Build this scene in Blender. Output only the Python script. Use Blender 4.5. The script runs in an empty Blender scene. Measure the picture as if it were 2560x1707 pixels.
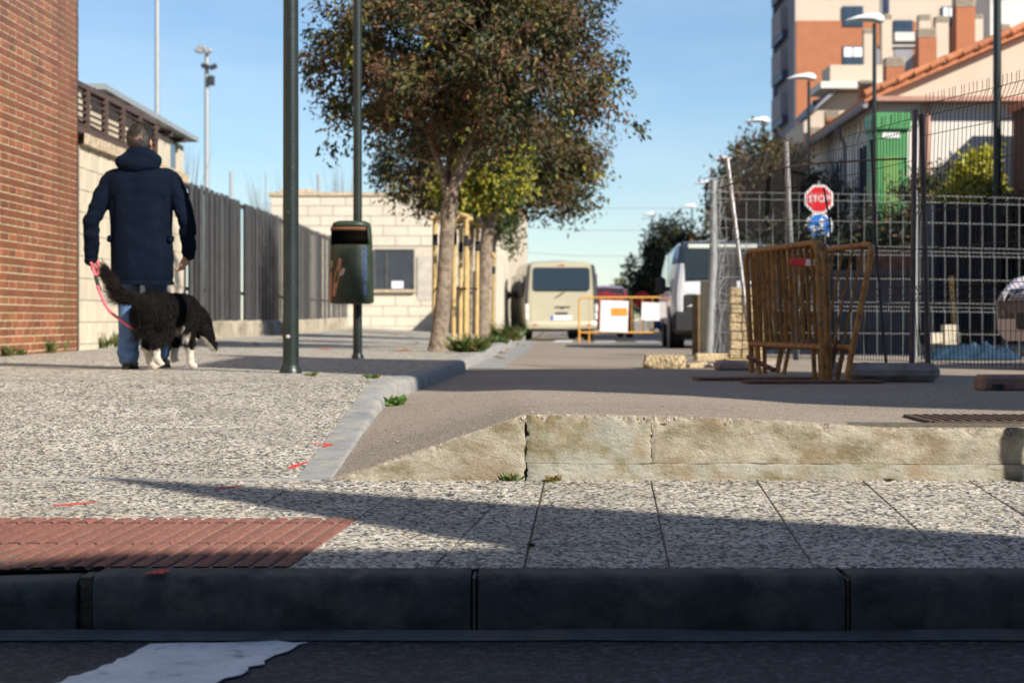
import bpy, bmesh, math, random
from mathutils import Vector, Matrix, noise
R = math.radians
random.seed(7)
scene = bpy.context.scene
col = scene.collection

# ------------------------------------------------------------------ camera
CZ = 0.845                     # lens height above the gutter of the near road (m)
FPX, HV = 4600.0, 800.0        # focal length in photo pixels, horizon row in the photo
cam_d = bpy.data.cameras.new('camera'); cam = bpy.data.objects.new('camera', cam_d); col.objects.link(cam)
cam.location = (0, 0, CZ); cam.rotation_euler = (R(90), 0, 0)
cam_d.sensor_width = 36; cam_d.lens = FPX/2560*36
cam_d.shift_y = -(853.5-HV)/2560
cam_d.clip_start = 0.1; cam_d.clip_end = 3000
cam_d.dof.use_dof = True; cam_d.dof.focus_distance = 7.0; cam_d.dof.aperture_fstop = 4.5
scene.camera = cam

# ------------------------------------------------------------------ sky and sun
SUN_EL = 33.5
LH = Vector((-0.70, 0.714))                                     # where shadows point on the ground
LD = Vector((LH.x, LH.y, -math.tan(R(SUN_EL))*LH.length)).normalized()   # direction the light travels
world = bpy.data.worlds.new('World'); scene.world = world; world.use_nodes = True
wn = world.node_tree.nodes; wl = world.node_tree.links
bg = wn['Background']; sky = wn.new('ShaderNodeTexSky'); sky.sky_type = 'NISHITA'; sky.sun_disc = False
sky.sun_elevation = R(SUN_EL); sky.sun_rotation = math.atan2(-LD.x, -LD.y)
sky.air_density = 1.0; sky.dust_density = 0.0; sky.ozone_density = 5.0; sky.altitude = 0
# thin high cloud over the whole dome
wtc = wn.new('ShaderNodeTexCoord'); wmp = wn.new('ShaderNodeMapping'); wmp.inputs['Scale'].default_value = (2.2, 3.0, 11.0); wmp.inputs['Rotation'].default_value = (0, .16, .3)
wno = wn.new('ShaderNodeTexNoise'); wno.inputs['Scale'].default_value = 1.4; wno.inputs['Detail'].default_value = 7; wno.inputs['Roughness'].default_value = .6
wrp = wn.new('ShaderNodeValToRGB'); wrp.color_ramp.elements[0].position = .42; wrp.color_ramp.elements[1].position = .78; wrp.color_ramp.elements[1].color = (.38, .38, .38, 1)
wmx = wn.new('ShaderNodeMix'); wmx.data_type = 'RGBA'; wmx.inputs[7].default_value = (6.6, 7.4, 8.0, 1)
wl.new(wtc.outputs['Generated'], wmp.inputs[0]); wl.new(wmp.outputs[0], wno.inputs['Vector']); wl.new(wno.outputs['Fac'], wrp.inputs[0]); wl.new(wrp.outputs[0], wmx.inputs[0]); wl.new(sky.outputs[0], wmx.inputs[6])
wl.new(wmx.outputs[2], bg.inputs[0]); bg.inputs[1].default_value = 0.08
sun_d = bpy.data.lights.new('sun', 'SUN'); sun_d.energy = 5.0; sun_d.angle = R(0.5); sun_d.color = (1.0, 0.93, 0.82)
sun = bpy.data.objects.new('sun', sun_d); col.objects.link(sun)
sun.rotation_euler = LD.to_track_quat('-Z', 'Y').to_euler(); sun.location = (30, -30, 40)
scene.view_settings.view_transform = 'Standard'; scene.view_settings.look = 'None'
scene.view_settings.exposure = 0.65; scene.view_settings.gamma = 1.0; scene.view_settings.use_curve_mapping = False
scene.render.engine = 'CYCLES'
scene.cycles.max_bounces = 6; scene.cycles.transparent_max_bounces = 12

# ------------------------------------------------------------------ helpers
def W(u, v, d):
    """photo pixel + real distance -> point of the place"""
    return Vector(((u-1280)*d/FPX, d, CZ+(HV-v)*d/FPX))
def X(u, d): return (u-1280)*d/FPX
def Z(v, d): return CZ+(HV-v)*d/FPX
def lerp(a, b, t): return a+(b-a)*t
def sstep(a, b, t):
    t = max(0., min(1., (t-a)/(b-a))); return t*t*(3-2*t)
def pw(t, pts):
    if t <= pts[0][0]: return pts[0][1]
    for (a, x), (b, y) in zip(pts, pts[1:]):
        if t <= b: return lerp(x, y, (t-a)/(b-a))
    return pts[-1][1]

class MB:
    def __init__(s): s.v = []; s.f = []; s.m = []
    def add(s, v, f, mi=0):
        o = len(s.v); s.v += [tuple(p) for p in v]; s.f += [tuple(i+o for i in q) for q in f]; s.m += [mi]*len(f); return s
    def box(s, c, d, rot=None, bev=0, mi=0):
        a, b, h = d[0]/2, d[1]/2, d[2]/2; c = Vector(c)
        if bev:
            k = min(bev, a*.9, b*.9, h*.9); bm = bmesh.new()
            for i in (-1, 1):
                for j in (-1, 1):
                    for l in (-1, 1):
                        for p in ((i*a, j*(b-k), l*(h-k)), (i*(a-k), j*b, l*(h-k)), (i*(a-k), j*(b-k), l*h)): bm.verts.new(p)
            bmesh.ops.convex_hull(bm, input=bm.verts[:])
            bm.verts.index_update(); vs = [v.co.copy() for v in bm.verts]; fs = [[v.index for v in f.verts] for f in bm.faces]; bm.free()
        else:
            vs = [Vector((i*a, j*b, l*h)) for i in (-1, 1) for j in (-1, 1) for l in (-1, 1)]
            fs = [(0,1,3,2),(4,6,7,5),(0,4,5,1),(2,3,7,6),(0,2,6,4),(1,5,7,3)]
        if rot is not None: vs = [rot @ p for p in vs]
        return s.add([p+c for p in vs], fs, mi)
    def bar(s, p, q, w, t, mi=0, up=None, bev=0):
        """box beam from p to q, w wide, t thick"""
        p, q = Vector(p), Vector(q); d = q-p; L = d.length; d.normalize()
        u = Vector(up) if up else (Vector((0,0,1)) if abs(d.z) < .9 else Vector((0,1,0)))
        x = d.cross(u).normalized(); z = x.cross(d)
        return s.box((p+q)/2, (w, L, t), Matrix((x, d, z)).transposed(), bev, mi)
    def tube(s, pts, rad, n=8, caps=True, mi=0):
        pts = [Vector(p) for p in pts]; N = len(pts)
        rad = [rad]*N if not hasattr(rad, '__len__') else rad
        o = len(s.v); prev = None
        for i, p in enumerate(pts):
            d = (pts[min(i+1, N-1)]-pts[max(i-1, 0)]).normalized()
            if prev is None: x = d.orthogonal().normalized()
            else: x = (prev-d*prev.dot(d)).normalized()
            prev = x; y = d.cross(x)
            for k in range(n):
                a = 2*math.pi*k/n; s.v.append(tuple(p+(x*math.cos(a)+y*math.sin(a))*rad[i]))
        for i in range(N-1):
            for k in range(n):
                s.f.append((o+i*n+k, o+i*n+(k+1)%n, o+(i+1)*n+(k+1)%n, o+(i+1)*n+k)); s.m.append(mi)
        if caps:
            s.f.append(tuple(o+k for k in reversed(range(n)))); s.f.append(tuple(o+(N-1)*n+k for k in range(n))); s.m += [mi, mi]
        return s
    def ell(s, c, r, rot=None, n=12, mi=0):
        c = Vector(c); r = (r, r, r) if not hasattr(r, '__len__') else r; h = n//2
        vs = [Vector((0, 0, -1))]
        for i in range(1, h):
            t = math.pi*i/h-math.pi/2
            for k in range(n):
                a = 2*math.pi*k/n; vs.append(Vector((math.cos(a)*math.cos(t), math.sin(a)*math.cos(t), math.sin(t))))
        vs.append(Vector((0, 0, 1))); fs = []
        for k in range(n): fs.append((0, 1+(k+1) % n, 1+k))
        for i in range(h-2):
            for k in range(n): fs.append((1+i*n+k, 1+i*n+(k+1) % n, 1+(i+1)*n+(k+1) % n, 1+(i+1)*n+k))
        L = len(vs)-1
        for k in range(n): fs.append((L, 1+(h-2)*n+k, 1+(h-2)*n+(k+1) % n))
        vs = [Vector((p.x*r[0], p.y*r[1], p.z*r[2])) for p in vs]
        if rot is not None: vs = [rot @ p for p in vs]
        return s.add([p+c for p in vs], fs, mi)
    def cap(s, p, r1, q, r2, n=12):
        """tapered capsule"""
        p, q = Vector(p), Vector(q); d = (q-p)
        if d.length < 1e-6: return s.ell(p, r1, n=n)
        d.normalize(); pts = []; rr = []
        for t in (-1, -.87, -.5): pts.append(p+d*(t*r1)); rr.append(max(1e-4, r1*math.sqrt(max(0, 1-t*t))))
        pts.append(p); rr.append(r1); pts.append(q); rr.append(r2)
        for t in (.5, .87, 1): pts.append(q+d*(t*r2)); rr.append(max(1e-4, r2*math.sqrt(max(0, 1-t*t))))
        return s.tube(pts, rr, n)
    def chain(s, pts, rad, n=12):
        for i in range(len(pts)-1): s.cap(pts[i], rad[i], pts[i+1], rad[i+1], n)
        return s
    def lathe(s, prof, c=(0, 0, 0), n=16, mi=0):
        c = Vector(c); o = len(s.v)
        for r, z in prof:
            for k in range(n):
                a = 2*math.pi*k/n; s.v.append((c.x+r*math.cos(a), c.y+r*math.sin(a), c.z+z))
        for i in range(len(prof)-1):
            for k in range(n): s.f.append((o+i*n+k, o+i*n+(k+1) % n, o+(i+1)*n+(k+1) % n, o+(i+1)*n+k)); s.m.append(mi)
        s.f.append(tuple(o+k for k in reversed(range(n)))); s.f.append(tuple(o+(len(prof)-1)*n+k for k in range(n))); s.m += [mi, mi]
        return s
    def extr(s, poly, vec, mi=0):
        poly = [Vector(p) for p in poly]; vec = Vector(vec); n = len(poly)
        nrm = Vector((0, 0, 0))
        for i in range(n): nrm += poly[i].cross(poly[(i+1) % n])
        if nrm.dot(vec) > 0: poly = poly[::-1]
        vs = poly+[p+vec for p in poly]
        fs = [tuple(range(n)), tuple(reversed(range(n, 2*n)))]+[(i, i+n, (i+1) % n+n, (i+1) % n) for i in range(n)]
        return s.add(vs, fs, mi)
    def prism(s, poly, z0, z1, mi=0): return s.extr([(p[0], p[1], z0) for p in poly], (0, 0, z1-z0), mi)
    def grid(s, P, mi=0):
        """P: rows of points"""
        o = len(s.v); n = len(P[0])
        for row in P: s.v += [tuple(p) for p in row]
        for i in range(len(P)-1):
            for k in range(n-1): s.f.append((o+i*n+k, o+i*n+k+1, o+(i+1)*n+k+1, o+(i+1)*n+k)); s.m.append(mi)
        return s
    def mesh(s, name, mats, smooth=None, off=None):
        m = bpy.data.meshes.new(name)
        v = s.v if off is None else [(p[0]-off[0], p[1]-off[1], p[2]-off[2]) for p in s.v]
        m.from_pydata(v, [], s.f)
        for t in (mats if isinstance(mats, (list, tuple)) else [mats]): m.materials.append(t)
        if isinstance(mats, (list, tuple)): m.polygons.foreach_set('material_index', s.m)
        if smooth is not None:
            m.polygons.foreach_set('use_smooth', [True]*len(m.polygons))
            if smooth < 179: m.set_sharp_from_angle(angle=R(smooth))
        m.update(); return m
    def build(s, name, mats, parent=None, smooth=None, world=False):
        """world=True: coordinates are those of the place, else those of the parent's frame"""
        off = None
        if world and parent is not None:
            p = parent
            while p.parent: p = p.parent
            off = p.location
        return link(name, s.mesh(name, mats, smooth, off), parent)

def link(name, data, parent=None, loc=None):
    o = bpy.data.objects.new(name, data); col.objects.link(o)
    if parent is not None: o.parent = parent
    if loc is not None: o.location = loc
    return o
def tag(o, label=None, cat=None, group=None, kind=None):
    if label: o['label'] = label
    if cat: o['category'] = cat
    if group: o['group'] = group
    if kind: o['kind'] = kind
    return o
def thing(name, label, cat, loc=(0, 0, 0), rz=0, group=None):
    o = bpy.data.objects.new(name, None); col.objects.link(o); o.empty_display_size = .1
    o.location = loc; o.rotation_euler = (0, 0, rz); return tag(o, label, cat, group)
def struct(name, loc=(0, 0, 0)):
    o = bpy.data.objects.new(name, None); col.objects.link(o); o.location = loc; return tag(o, kind='structure')
def copy_tree(o, parent=None):
    c = o.copy(); col.objects.link(c)
    if parent is not None: c.parent = parent
    for ch in o.children: copy_tree(ch, c)
    return c
def remesh(o, vox, smooth=4, fac=.5):
    m = o.modifiers.new('remesh', 'REMESH'); m.mode = 'VOXEL'; m.voxel_size = vox; m.use_smooth_shade = True
    if smooth: k = o.modifiers.new('smooth', 'SMOOTH'); k.iterations = smooth; k.factor = fac
    return o
def bake(o):
    dg = bpy.context.evaluated_depsgraph_get(); e = o.evaluated_get(dg); m = bpy.data.meshes.new_from_object(e)
    old = o.data; o.modifiers.clear(); o.data = m; return m
def clip(poly, a, b, c):
    """keep a*x+b*y+c >= 0"""
    out = []
    for i in range(len(poly)):
        p, q = poly[i], poly[(i+1) % len(poly)]; fp, fq = a*p[0]+b*p[1]+c, a*q[0]+b*q[1]+c
        if fp >= 0: out.append(p)
        if fp*fq < 0: t = fp/(fp-fq); out.append((p[0]+(q[0]-p[0])*t, p[1]+(q[1]-p[1])*t))
    return out
def side(p, q):
    """half plane on the left of the line p->q"""
    dx, dy = q[0]-p[0], q[1]-p[1]; return (-dy, dx, dy*p[0]-dx*p[1])
def area(poly): return abs(sum(poly[i][0]*poly[(i+1) % len(poly)][1]-poly[(i+1) % len(poly)][0]*poly[i][1] for i in range(len(poly))))/2

# ------------------------------------------------------------------ materials
def nodes(name):
    m = bpy.data.materials.new(name); m.use_nodes = True; nt = m.node_tree; return m, nt, nt.nodes['Principled BSDF']
def N(nt, t, **kw):
    n = nt.nodes.new(t)
    for k, v in kw.items():
        if k.startswith('i_'): n.inputs[k[2:].replace('_', ' ')].default_value = v
        else: setattr(n, k, v)
    return n
def rgb(c): return (c[0], c[1], c[2], 1)
def mixc(nt, fac, a, b, mode='MIX'):
    n = nt.nodes.new('ShaderNodeMix'); n.data_type = 'RGBA'; n.blend_type = mode
    for idx, val in ((0, fac), (6, a), (7, b)):
        if isinstance(val, bpy.types.NodeSocket): nt.links.new(val, n.inputs[idx])
        elif idx == 0: n.inputs[0].default_value = val
        else: n.inputs[idx].default_value = rgb(val)
    return n.outputs[2]
def ramp(nt, fac, stops, const=False):
    n = nt.nodes.new('ShaderNodeValToRGB'); nt.links.new(fac, n.inputs[0]); e = n.color_ramp.elements
    if const: n.color_ramp.interpolation = 'CONSTANT'
    while len(e) < len(stops): e.new(.5)
    for el, (p, c) in zip(e, stops):
        el.position = p; el.color = rgb(c) if hasattr(c, '__len__') else (c, c, c, 1)
    return n.outputs[0]
def pos(nt, scale=None):
    g = nt.nodes.new('ShaderNodeNewGeometry')
    if scale is None: return g.outputs['Position']
    mp = nt.nodes.new('ShaderNodeMapping'); mp.inputs['Scale'].default_value = scale; nt.links.new(g.outputs['Position'], mp.inputs[0]); return mp.outputs[0]
def noi(nt, scale, detail=4, vec=None, rough=.55):
    n = N(nt, 'ShaderNodeTexNoise', i_Scale=scale, i_Detail=detail, i_Roughness=rough); nt.links.new(vec or pos(nt), n.inputs['Vector']); return n.outputs['Fac']
def bumpn(nt, h, strength, dist=.01):
    b = N(nt, 'ShaderNodeBump', i_Strength=strength, i_Distance=dist); nt.links.new(h, b.inputs['Height']); return b.outputs[0]
def mat(name, c, rough=.7, var=.15, vs=5, c2=None, thr=(.45, .6), bump=0, bs=60, bd=.01, metal=0, rnd=0, spec=.5, coat=0, grime=0, sub=0):
    m, nt, p = nodes(name); L = nt.links
    base = ramp(nt, noi(nt, vs), [(.3, [x*(1-var) for x in c]), (.7, [min(1, x*(1+var)) for x in c])])
    if c2: base = mixc(nt, ramp(nt, noi(nt, vs*1.7, 6), [(thr[0], 0), (thr[1], 1)]), base, c2)
    if grime: base = mixc(nt, ramp(nt, noi(nt, vs*.6, 8, rough=.7), [(.42, 0), (.75, grime)]), base, [x*.35 for x in c])
    if rnd:
        oi = nt.nodes.new('ShaderNodeObjectInfo'); mr = N(nt, 'ShaderNodeMapRange'); L.new(oi.outputs['Random'], mr.inputs[0])
        mr.inputs[3].default_value = 1-rnd; mr.inputs[4].default_value = 1+rnd
        base = mixc(nt, 1.0, base, mr.outputs[0], 'MULTIPLY')
    L.new(base, p.inputs['Base Color']); p.inputs['Roughness'].default_value = rough; p.inputs['Metallic'].default_value = metal
    p.inputs['Specular IOR Level'].default_value = spec; p.inputs['Coat Weight'].default_value = coat
    if bump: L.new(bumpn(nt, noi(nt, bs, 5), bump, bd), p.inputs['Normal'])
    return m
def leafmat(name, c, rough=.45, rnd=.3):
    m, nt, p = nodes(name)
    b = ramp(nt, noi(nt, 9, 2), [(.3, [x*(1-rnd) for x in c]), (.7, [x*(1+rnd) for x in c])])
    nt.links.new(b, p.inputs['Base Color']); p.inputs['Roughness'].default_value = rough
    t = nt.nodes.new('ShaderNodeBsdfTranslucent'); nt.links.new(b, t.inputs[0])
    ms = nt.nodes.new('ShaderNodeMixShader'); ms.inputs[0].default_value = .25
    nt.links.new(p.outputs[0], ms.inputs[1]); nt.links.new(t.outputs[0], ms.inputs[2]); nt.links.new(ms.outputs[0], nt.nodes['Material Output'].inputs[0])
    return m
def glassmat(name, c=(.02, .025, .03), rough=.05):
    m, nt, p = nodes(name); p.inputs['Base Color'].default_value = rgb(c); p.inputs['Roughness'].default_value = rough; p.inputs['Specular IOR Level'].default_value = .8; return m

def terrazzo(name, scale=92, dark=.48):
    m, nt, p = nodes(name); L = nt.links
    w = N(nt, 'ShaderNodeTexNoise', i_Scale=55., i_Detail=2.); L.new(pos(nt), w.inputs['Vector'])
    ad = N(nt, 'ShaderNodeVectorMath', operation='MULTIPLY_ADD'); L.new(w.outputs['Color'], ad.inputs[0]); ad.inputs[1].default_value = (.018, .018, .018); L.new(pos(nt), ad.inputs[2])
    vo = N(nt, 'ShaderNodeTexVoronoi', i_Scale=float(scale)); L.new(ad.outputs[0], vo.inputs['Vector'])
    sp = nt.nodes.new('ShaderNodeSeparateColor'); L.new(vo.outputs['Color'], sp.inputs[0])
    big = noi(nt, 5, 4)
    mm = N(nt, 'ShaderNodeMath', operation='MULTIPLY_ADD'); L.new(big, mm.inputs[0]); mm.inputs[1].default_value = .25; L.new(sp.outputs[0], mm.inputs[2])
    cr = ramp(nt, mm.outputs[0], [(0, (.012, .015, .020)), (.18, (.028, .034, .044)), (dark, (.09, .10, .11)), (dark+.06, (.44, .405, .34)), (.74, (.60, .56, .48)), (.93, (.73, .69, .615)), (1.0, (.45, .36, .24))], True)
    cr = mixc(nt, ramp(nt, noi(nt, 2.1, 7, rough=.65), [(.40, 0), (.75, .5)]), cr, (.20, .17, .13))
    oi = nt.nodes.new('ShaderNodeObjectInfo'); mr = N(nt, 'ShaderNodeMapRange'); L.new(oi.outputs['Random'], mr.inputs[0]); mr.inputs[3].default_value = .88; mr.inputs[4].default_value = 1.08
    cr = mixc(nt, 1.0, cr, mr.outputs[0], 'MULTIPLY')
    L.new(cr, p.inputs['Base Color']); p.inputs['Roughness'].default_value = .75
    L.new(bumpn(nt, sp.outputs[0], .5, .004), p.inputs['Normal'])
    return m

def asphalt(name, c, speck=(.5, .48, .45), scale=130, amt=.5, c2=None, bump=.6):
    m, nt, p = nodes(name); L = nt.links
    vo = N(nt, 'ShaderNodeTexVoronoi', i_Scale=float(scale)); L.new(pos(nt), vo.inputs['Vector'])
    sp = nt.nodes.new('ShaderNodeSeparateColor'); L.new(vo.outputs['Color'], sp.inputs[0])
    base = ramp(nt, noi(nt, 1.2, 7, rough=.65), [(.3, [x*.8 for x in c]), (.7, [x*1.2 for x in c])])
    if c2: base = mixc(nt, ramp(nt, noi(nt, .55, 6), [(.42, 0), (.62, 1)]), base, c2)
    base = mixc(nt, ramp(nt, sp.outputs[0], [(0, 0), (.55, 0), (1, amt)]), base, speck)
    base = mixc(nt, ramp(nt, sp.outputs[1], [(0, amt), (.3, 0)]), base, [x*.3 for x in c])
    L.new(base, p.inputs['Base Color']); p.inputs['Roughness'].default_value = .85
    L.new(bumpn(nt, vo.outputs['Distance'], bump, .006), p.inputs['Normal'])
    return m

def concrete(name, c, st1, st2, scale=6, streak=False, bump=.5):
    m, nt, p = nodes(name); L = nt.links
    base = ramp(nt, noi(nt, scale, 8, rough=.7), [(.25, [x*.68 for x in c]), (.5, c), (.75, [min(1, x*1.2) for x in c])])
    base = mixc(nt, ramp(nt, noi(nt, scale*.7, 7, pos(nt, (1, 1, 1.6)), .65), [(.47, 0), (.62, .9)]), base, st1)
    base = mixc(nt, ramp(nt, noi(nt, scale*.45+1.3, 8, pos(nt, (1.1, .9, 1.3)), .7), [(.50, 0), (.66, .85)]), base, st2)
    base = mixc(nt, ramp(nt, noi(nt, 150, 2), [(.60, 0), (.72, .55)]), base, [x*.3 for x in c])
    L.new(base, p.inputs['Base Color']); p.inputs['Roughness'].default_value = .9
    h = noi(nt, 38, 8, pos(nt, (1, 1, 1.5) if streak else None), .75)
    L.new(bumpn(nt, h, bump, .012), p.inputs['Normal'])
    return m

M = {}
M['tile'] = terrazzo('exposed aggregate paving')
M['tile_far'] = terrazzo('exposed aggregate paving, worn', 60, .42)
M['mortar'] = mat('dirty joint mortar', (.10, .085, .06), .95, .4, 20)
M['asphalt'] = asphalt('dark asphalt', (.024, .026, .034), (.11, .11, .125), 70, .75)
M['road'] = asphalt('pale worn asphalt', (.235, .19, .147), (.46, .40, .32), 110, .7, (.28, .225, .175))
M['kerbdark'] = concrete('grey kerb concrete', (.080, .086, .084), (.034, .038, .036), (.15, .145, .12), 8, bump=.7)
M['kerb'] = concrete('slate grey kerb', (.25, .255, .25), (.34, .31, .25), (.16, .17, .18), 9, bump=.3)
M['step'] = concrete('stained cast concrete', (.40, .365, .285), (.195, .16, .085), (.25, .185, .11), 7, True, 1.0)
M['step2'] = concrete('cast concrete with grey bloom', (.375, .36, .30), (.19, .16, .08), (.29, .205, .11), 6, True, .9)
M['pebble'] = mat('broken aggregate pebbles', (.34, .29, .22), .6, .6, 45)
M['tactile'] = mat('red tactile concrete', (.33, .125, .092), .88, .45, 70, (.22, .13, .10), (.5, .7), .4, 160, rnd=.09)
def _tact():
    nt = M['tactile'].node_tree; p = nt.nodes['Principled BSDF']
    wv = N(nt, 'ShaderNodeTexWave', i_Scale=22., i_Distortion=1.5); wv.bands_direction = 'Y'; nt.links.new(pos(nt), wv.inputs['Vector'])
    nt.links.new(bumpn(nt, wv.outputs['Fac'], 1.0, .012), p.inputs['Normal'])
_tact()
M['tactbed'] = mat('dirt filled grooves', (.24, .165, .125), .95, .35, 40, (.34, .29, .20), (.52, .66), .6, 120)
M['white_paint'] = mat('worn white road paint', (.72, .74, .76), .6, .12, 8, (.30, .31, .33), (.55, .70), .5, 90)
M['red_paint'] = mat('red marking spray', (.72, .07, .05), .8, .2, 30)
M['red_paint'].node_tree.links.new(ramp(M['red_paint'].node_tree, noi(M['red_paint'].node_tree, 110, 3), [(.40, 0), (.52, 1)]), M['red_paint'].node_tree.nodes['Principled BSDF'].inputs['Alpha'])
M['soil'] = mat('soil', (.17, .13, .09), .95, .4, 12, bump=.6, bs=40)
M['ground'] = mat('dusty ground', (.24, .20, .16), .95, .3, .4)
# ================================================================== GROUND
YK, YS = 5.06, 6.95            # back of the near kerb, line of the concrete step
def zp(y): return .164+(y-YK)*.0407                                   # near pavement strip
KERB_R = [(6.95, -.68), (9.36, -.69), (10.3, -.70), (10.9, -.675), (11.4, -.615), (12.0, -.556), (15.9, -.415), (20.7, -.30), (47, .33), (62, .7)]
def xk(y): return pw(y, KERB_R)                                       # road-side edge of the side street's kerb
def zside(x, y):                                                      # raised pavement on the left
    a = .241+.0628*(y-YS)
    flat = pw(y, [(10.8, .485), (13, .493), (26, .49), (47, .47), (80, .45)])
    wall = pw(y, [(10.8, .485), (13, .493), (20, .505), (26, .555), (40, .585), (49, .66), (80, .66)])
    f = lerp(flat, wall, max(0, min(1, (-.8-x)/3.6)))
    t = sstep(10.0, 11.4, y)
    return lerp(a, f, t) if y < 11.4 else f
P0 = [(.053, .490), (.6, .482), (1.03, .467), (1.4, .439), (1.75, .437), (2.2, .446), (4, .45)]
def zroad(x, y):
    a = pw(y, [(6.95, .241), (8, .300), (9.4, .362), (10.5, .375), (12, .418), (16, .41), (26, .37), (47, .31), (90, .25)])
    far = pw(y, [(12, .425), (16, .415), (26, .375), (47, .31), (90, .25)])
    b = lerp(pw(x, P0), far, sstep(6.95, 12.5, y))
    return lerp(a, b, max(0, min(1, (x-xk(y))/.733)))

mb = MB(); mb.grid([[(x, y, -.08) for x in (-900, -30, 30, 900)] for y in (-900, -40, 20, 60, 2500)])
tag(mb.build('ground', M['ground']), kind='structure')
# near road
mb = MB(); mb.grid([[(x, y, -.003-.02*(4.84-y)/10) for x in (-40, -4, -2, 0, 2, 4, 40)] for y in (-12, 0, 3, 4, 4.6, 4.885)])
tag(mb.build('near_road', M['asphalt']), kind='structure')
# white stripe of the zebra crossing, ragged thick paint
def blob_poly(pts, n=14, jit=.012, seed=1):
    rnd = random.Random(seed); out = []
    for i in range(len(pts)):
        p, q = Vector(pts[i]), Vector(pts[(i+1) % len(pts)]); k = max(1, int((q-p).length/.04))
        for j in range(k):
            t = j/k; out.append(tuple(p.lerp(q, t)+Vector((rnd.gauss(0, jit), rnd.gauss(0, jit)))))
    return out
def flat_mark(name, poly, zf, mat_, th=.002, lift=.001):
    m = MB(); m.extr([(p[0], p[1], zf(p[0], p[1])+lift) for p in poly], (0, 0, th)); return m.build(name, mat_)
o = flat_mark('crossing_stripe', blob_poly([(-.942, 4.79), (-.80, 4.815), (-.537, 4.825), (-.60, 4.6), (-.646, 4.44), (-.68, 4.285), (-.80, 3.8), (-1.2, 3.8), (-1.06, 4.285), (-.99, 4.52)], jit=.009, seed=4), lambda x, y: 0, M['white_paint'])
tag(o, kind='structure')
mb = MB(); mb.grid([[(x, 4.85+.014*noise.noise((x*3, 0, 0))+.005*noise.noise((x*17, 3, 0)), .0015), (x, 4.88, .010), (x, 4.915, .018+.008*noise.noise((x*2, 1, 0)))] for x in [-6+i*.1 for i in range(141)]])
tag(mb.build('gutter_strip', concrete('dark gutter mortar', (.10, .11, .115), (.05, .055, .055), (.15, .14, .12), 5)), kind='structure')  # dark mottled mortar, close to the kerb colour

# near kerb, stone by stone
kerb = struct('near_kerb')
def kerb_stone(x0, x1, dz0=0, dz1=0, dy0=0, dy1=0, parent=kerb, m=None, zt=.164):
    prof = [(4.93, -.06), (4.921, .02), (4.917, .118), (4.921, .14), (4.932, .155), (4.952, .163), (5.055, .165), (5.055, -.06)]
    P = []; n = max(2, int((x1-x0)/.02))
    for i in range(n+1):
        t = i/n; x = lerp(x0, x1, t); e = .004 if i in (0, n) else 0
        x = x+(.003 if i == 0 else -.003 if i == n else 0)
        row = []; chip = max(0, noise.noise((x*5.5, x0*7, 3))+.5*noise.noise((x*23, x0*3, 8))-.22)*.035
        for k_, (y, z) in enumerate(prof):
            if k_ in (2, 3, 4, 5): y += chip*(.6 if k_ == 2 else 1); z -= chip*(0 if k_ == 2 else .8)
            w = .003*noise.noise((x*9, y*30, z*30))+.002*noise.noise((x*31, y*60, z*60))
            row.append((x, y+lerp(dy0, dy1, t)+e+w, z+lerp(dz0, dz1, t)-(e if z > .1 else 0)))
        P.append(row)
    mb = MB(); mb.grid(P); k = len(prof)
    mb.f.append(tuple(range(k-1, -1, -1))); mb.f.append(tuple(n*k+i for i in range(k))); mb.m += [0, 0]
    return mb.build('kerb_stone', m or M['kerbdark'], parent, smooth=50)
xj = [-5.2, -4.2, -3.2, -2.2, -1.165]
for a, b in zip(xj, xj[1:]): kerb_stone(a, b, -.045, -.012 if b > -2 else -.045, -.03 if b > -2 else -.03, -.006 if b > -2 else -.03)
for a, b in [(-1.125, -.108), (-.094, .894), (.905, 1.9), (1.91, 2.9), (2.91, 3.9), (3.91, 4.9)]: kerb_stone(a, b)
mb = MB()
mb.box((-1.145, 5.0, .06), (.03, .11, .19)); mb.box((-.101, 4.992, .06), (.008, .14, .19)); mb.box((.9, 4.99, .05), (.006, .12, .2))
for i in range(60):
    x = random.uniform(-1.16, -1.13); mb.ell((x, 4.945+random.uniform(0, .02), random.uniform(.0, .15)), random.uniform(.004, .01), n=6)
mb.build('joint_mortar', M['mortar'], kerb)

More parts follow.
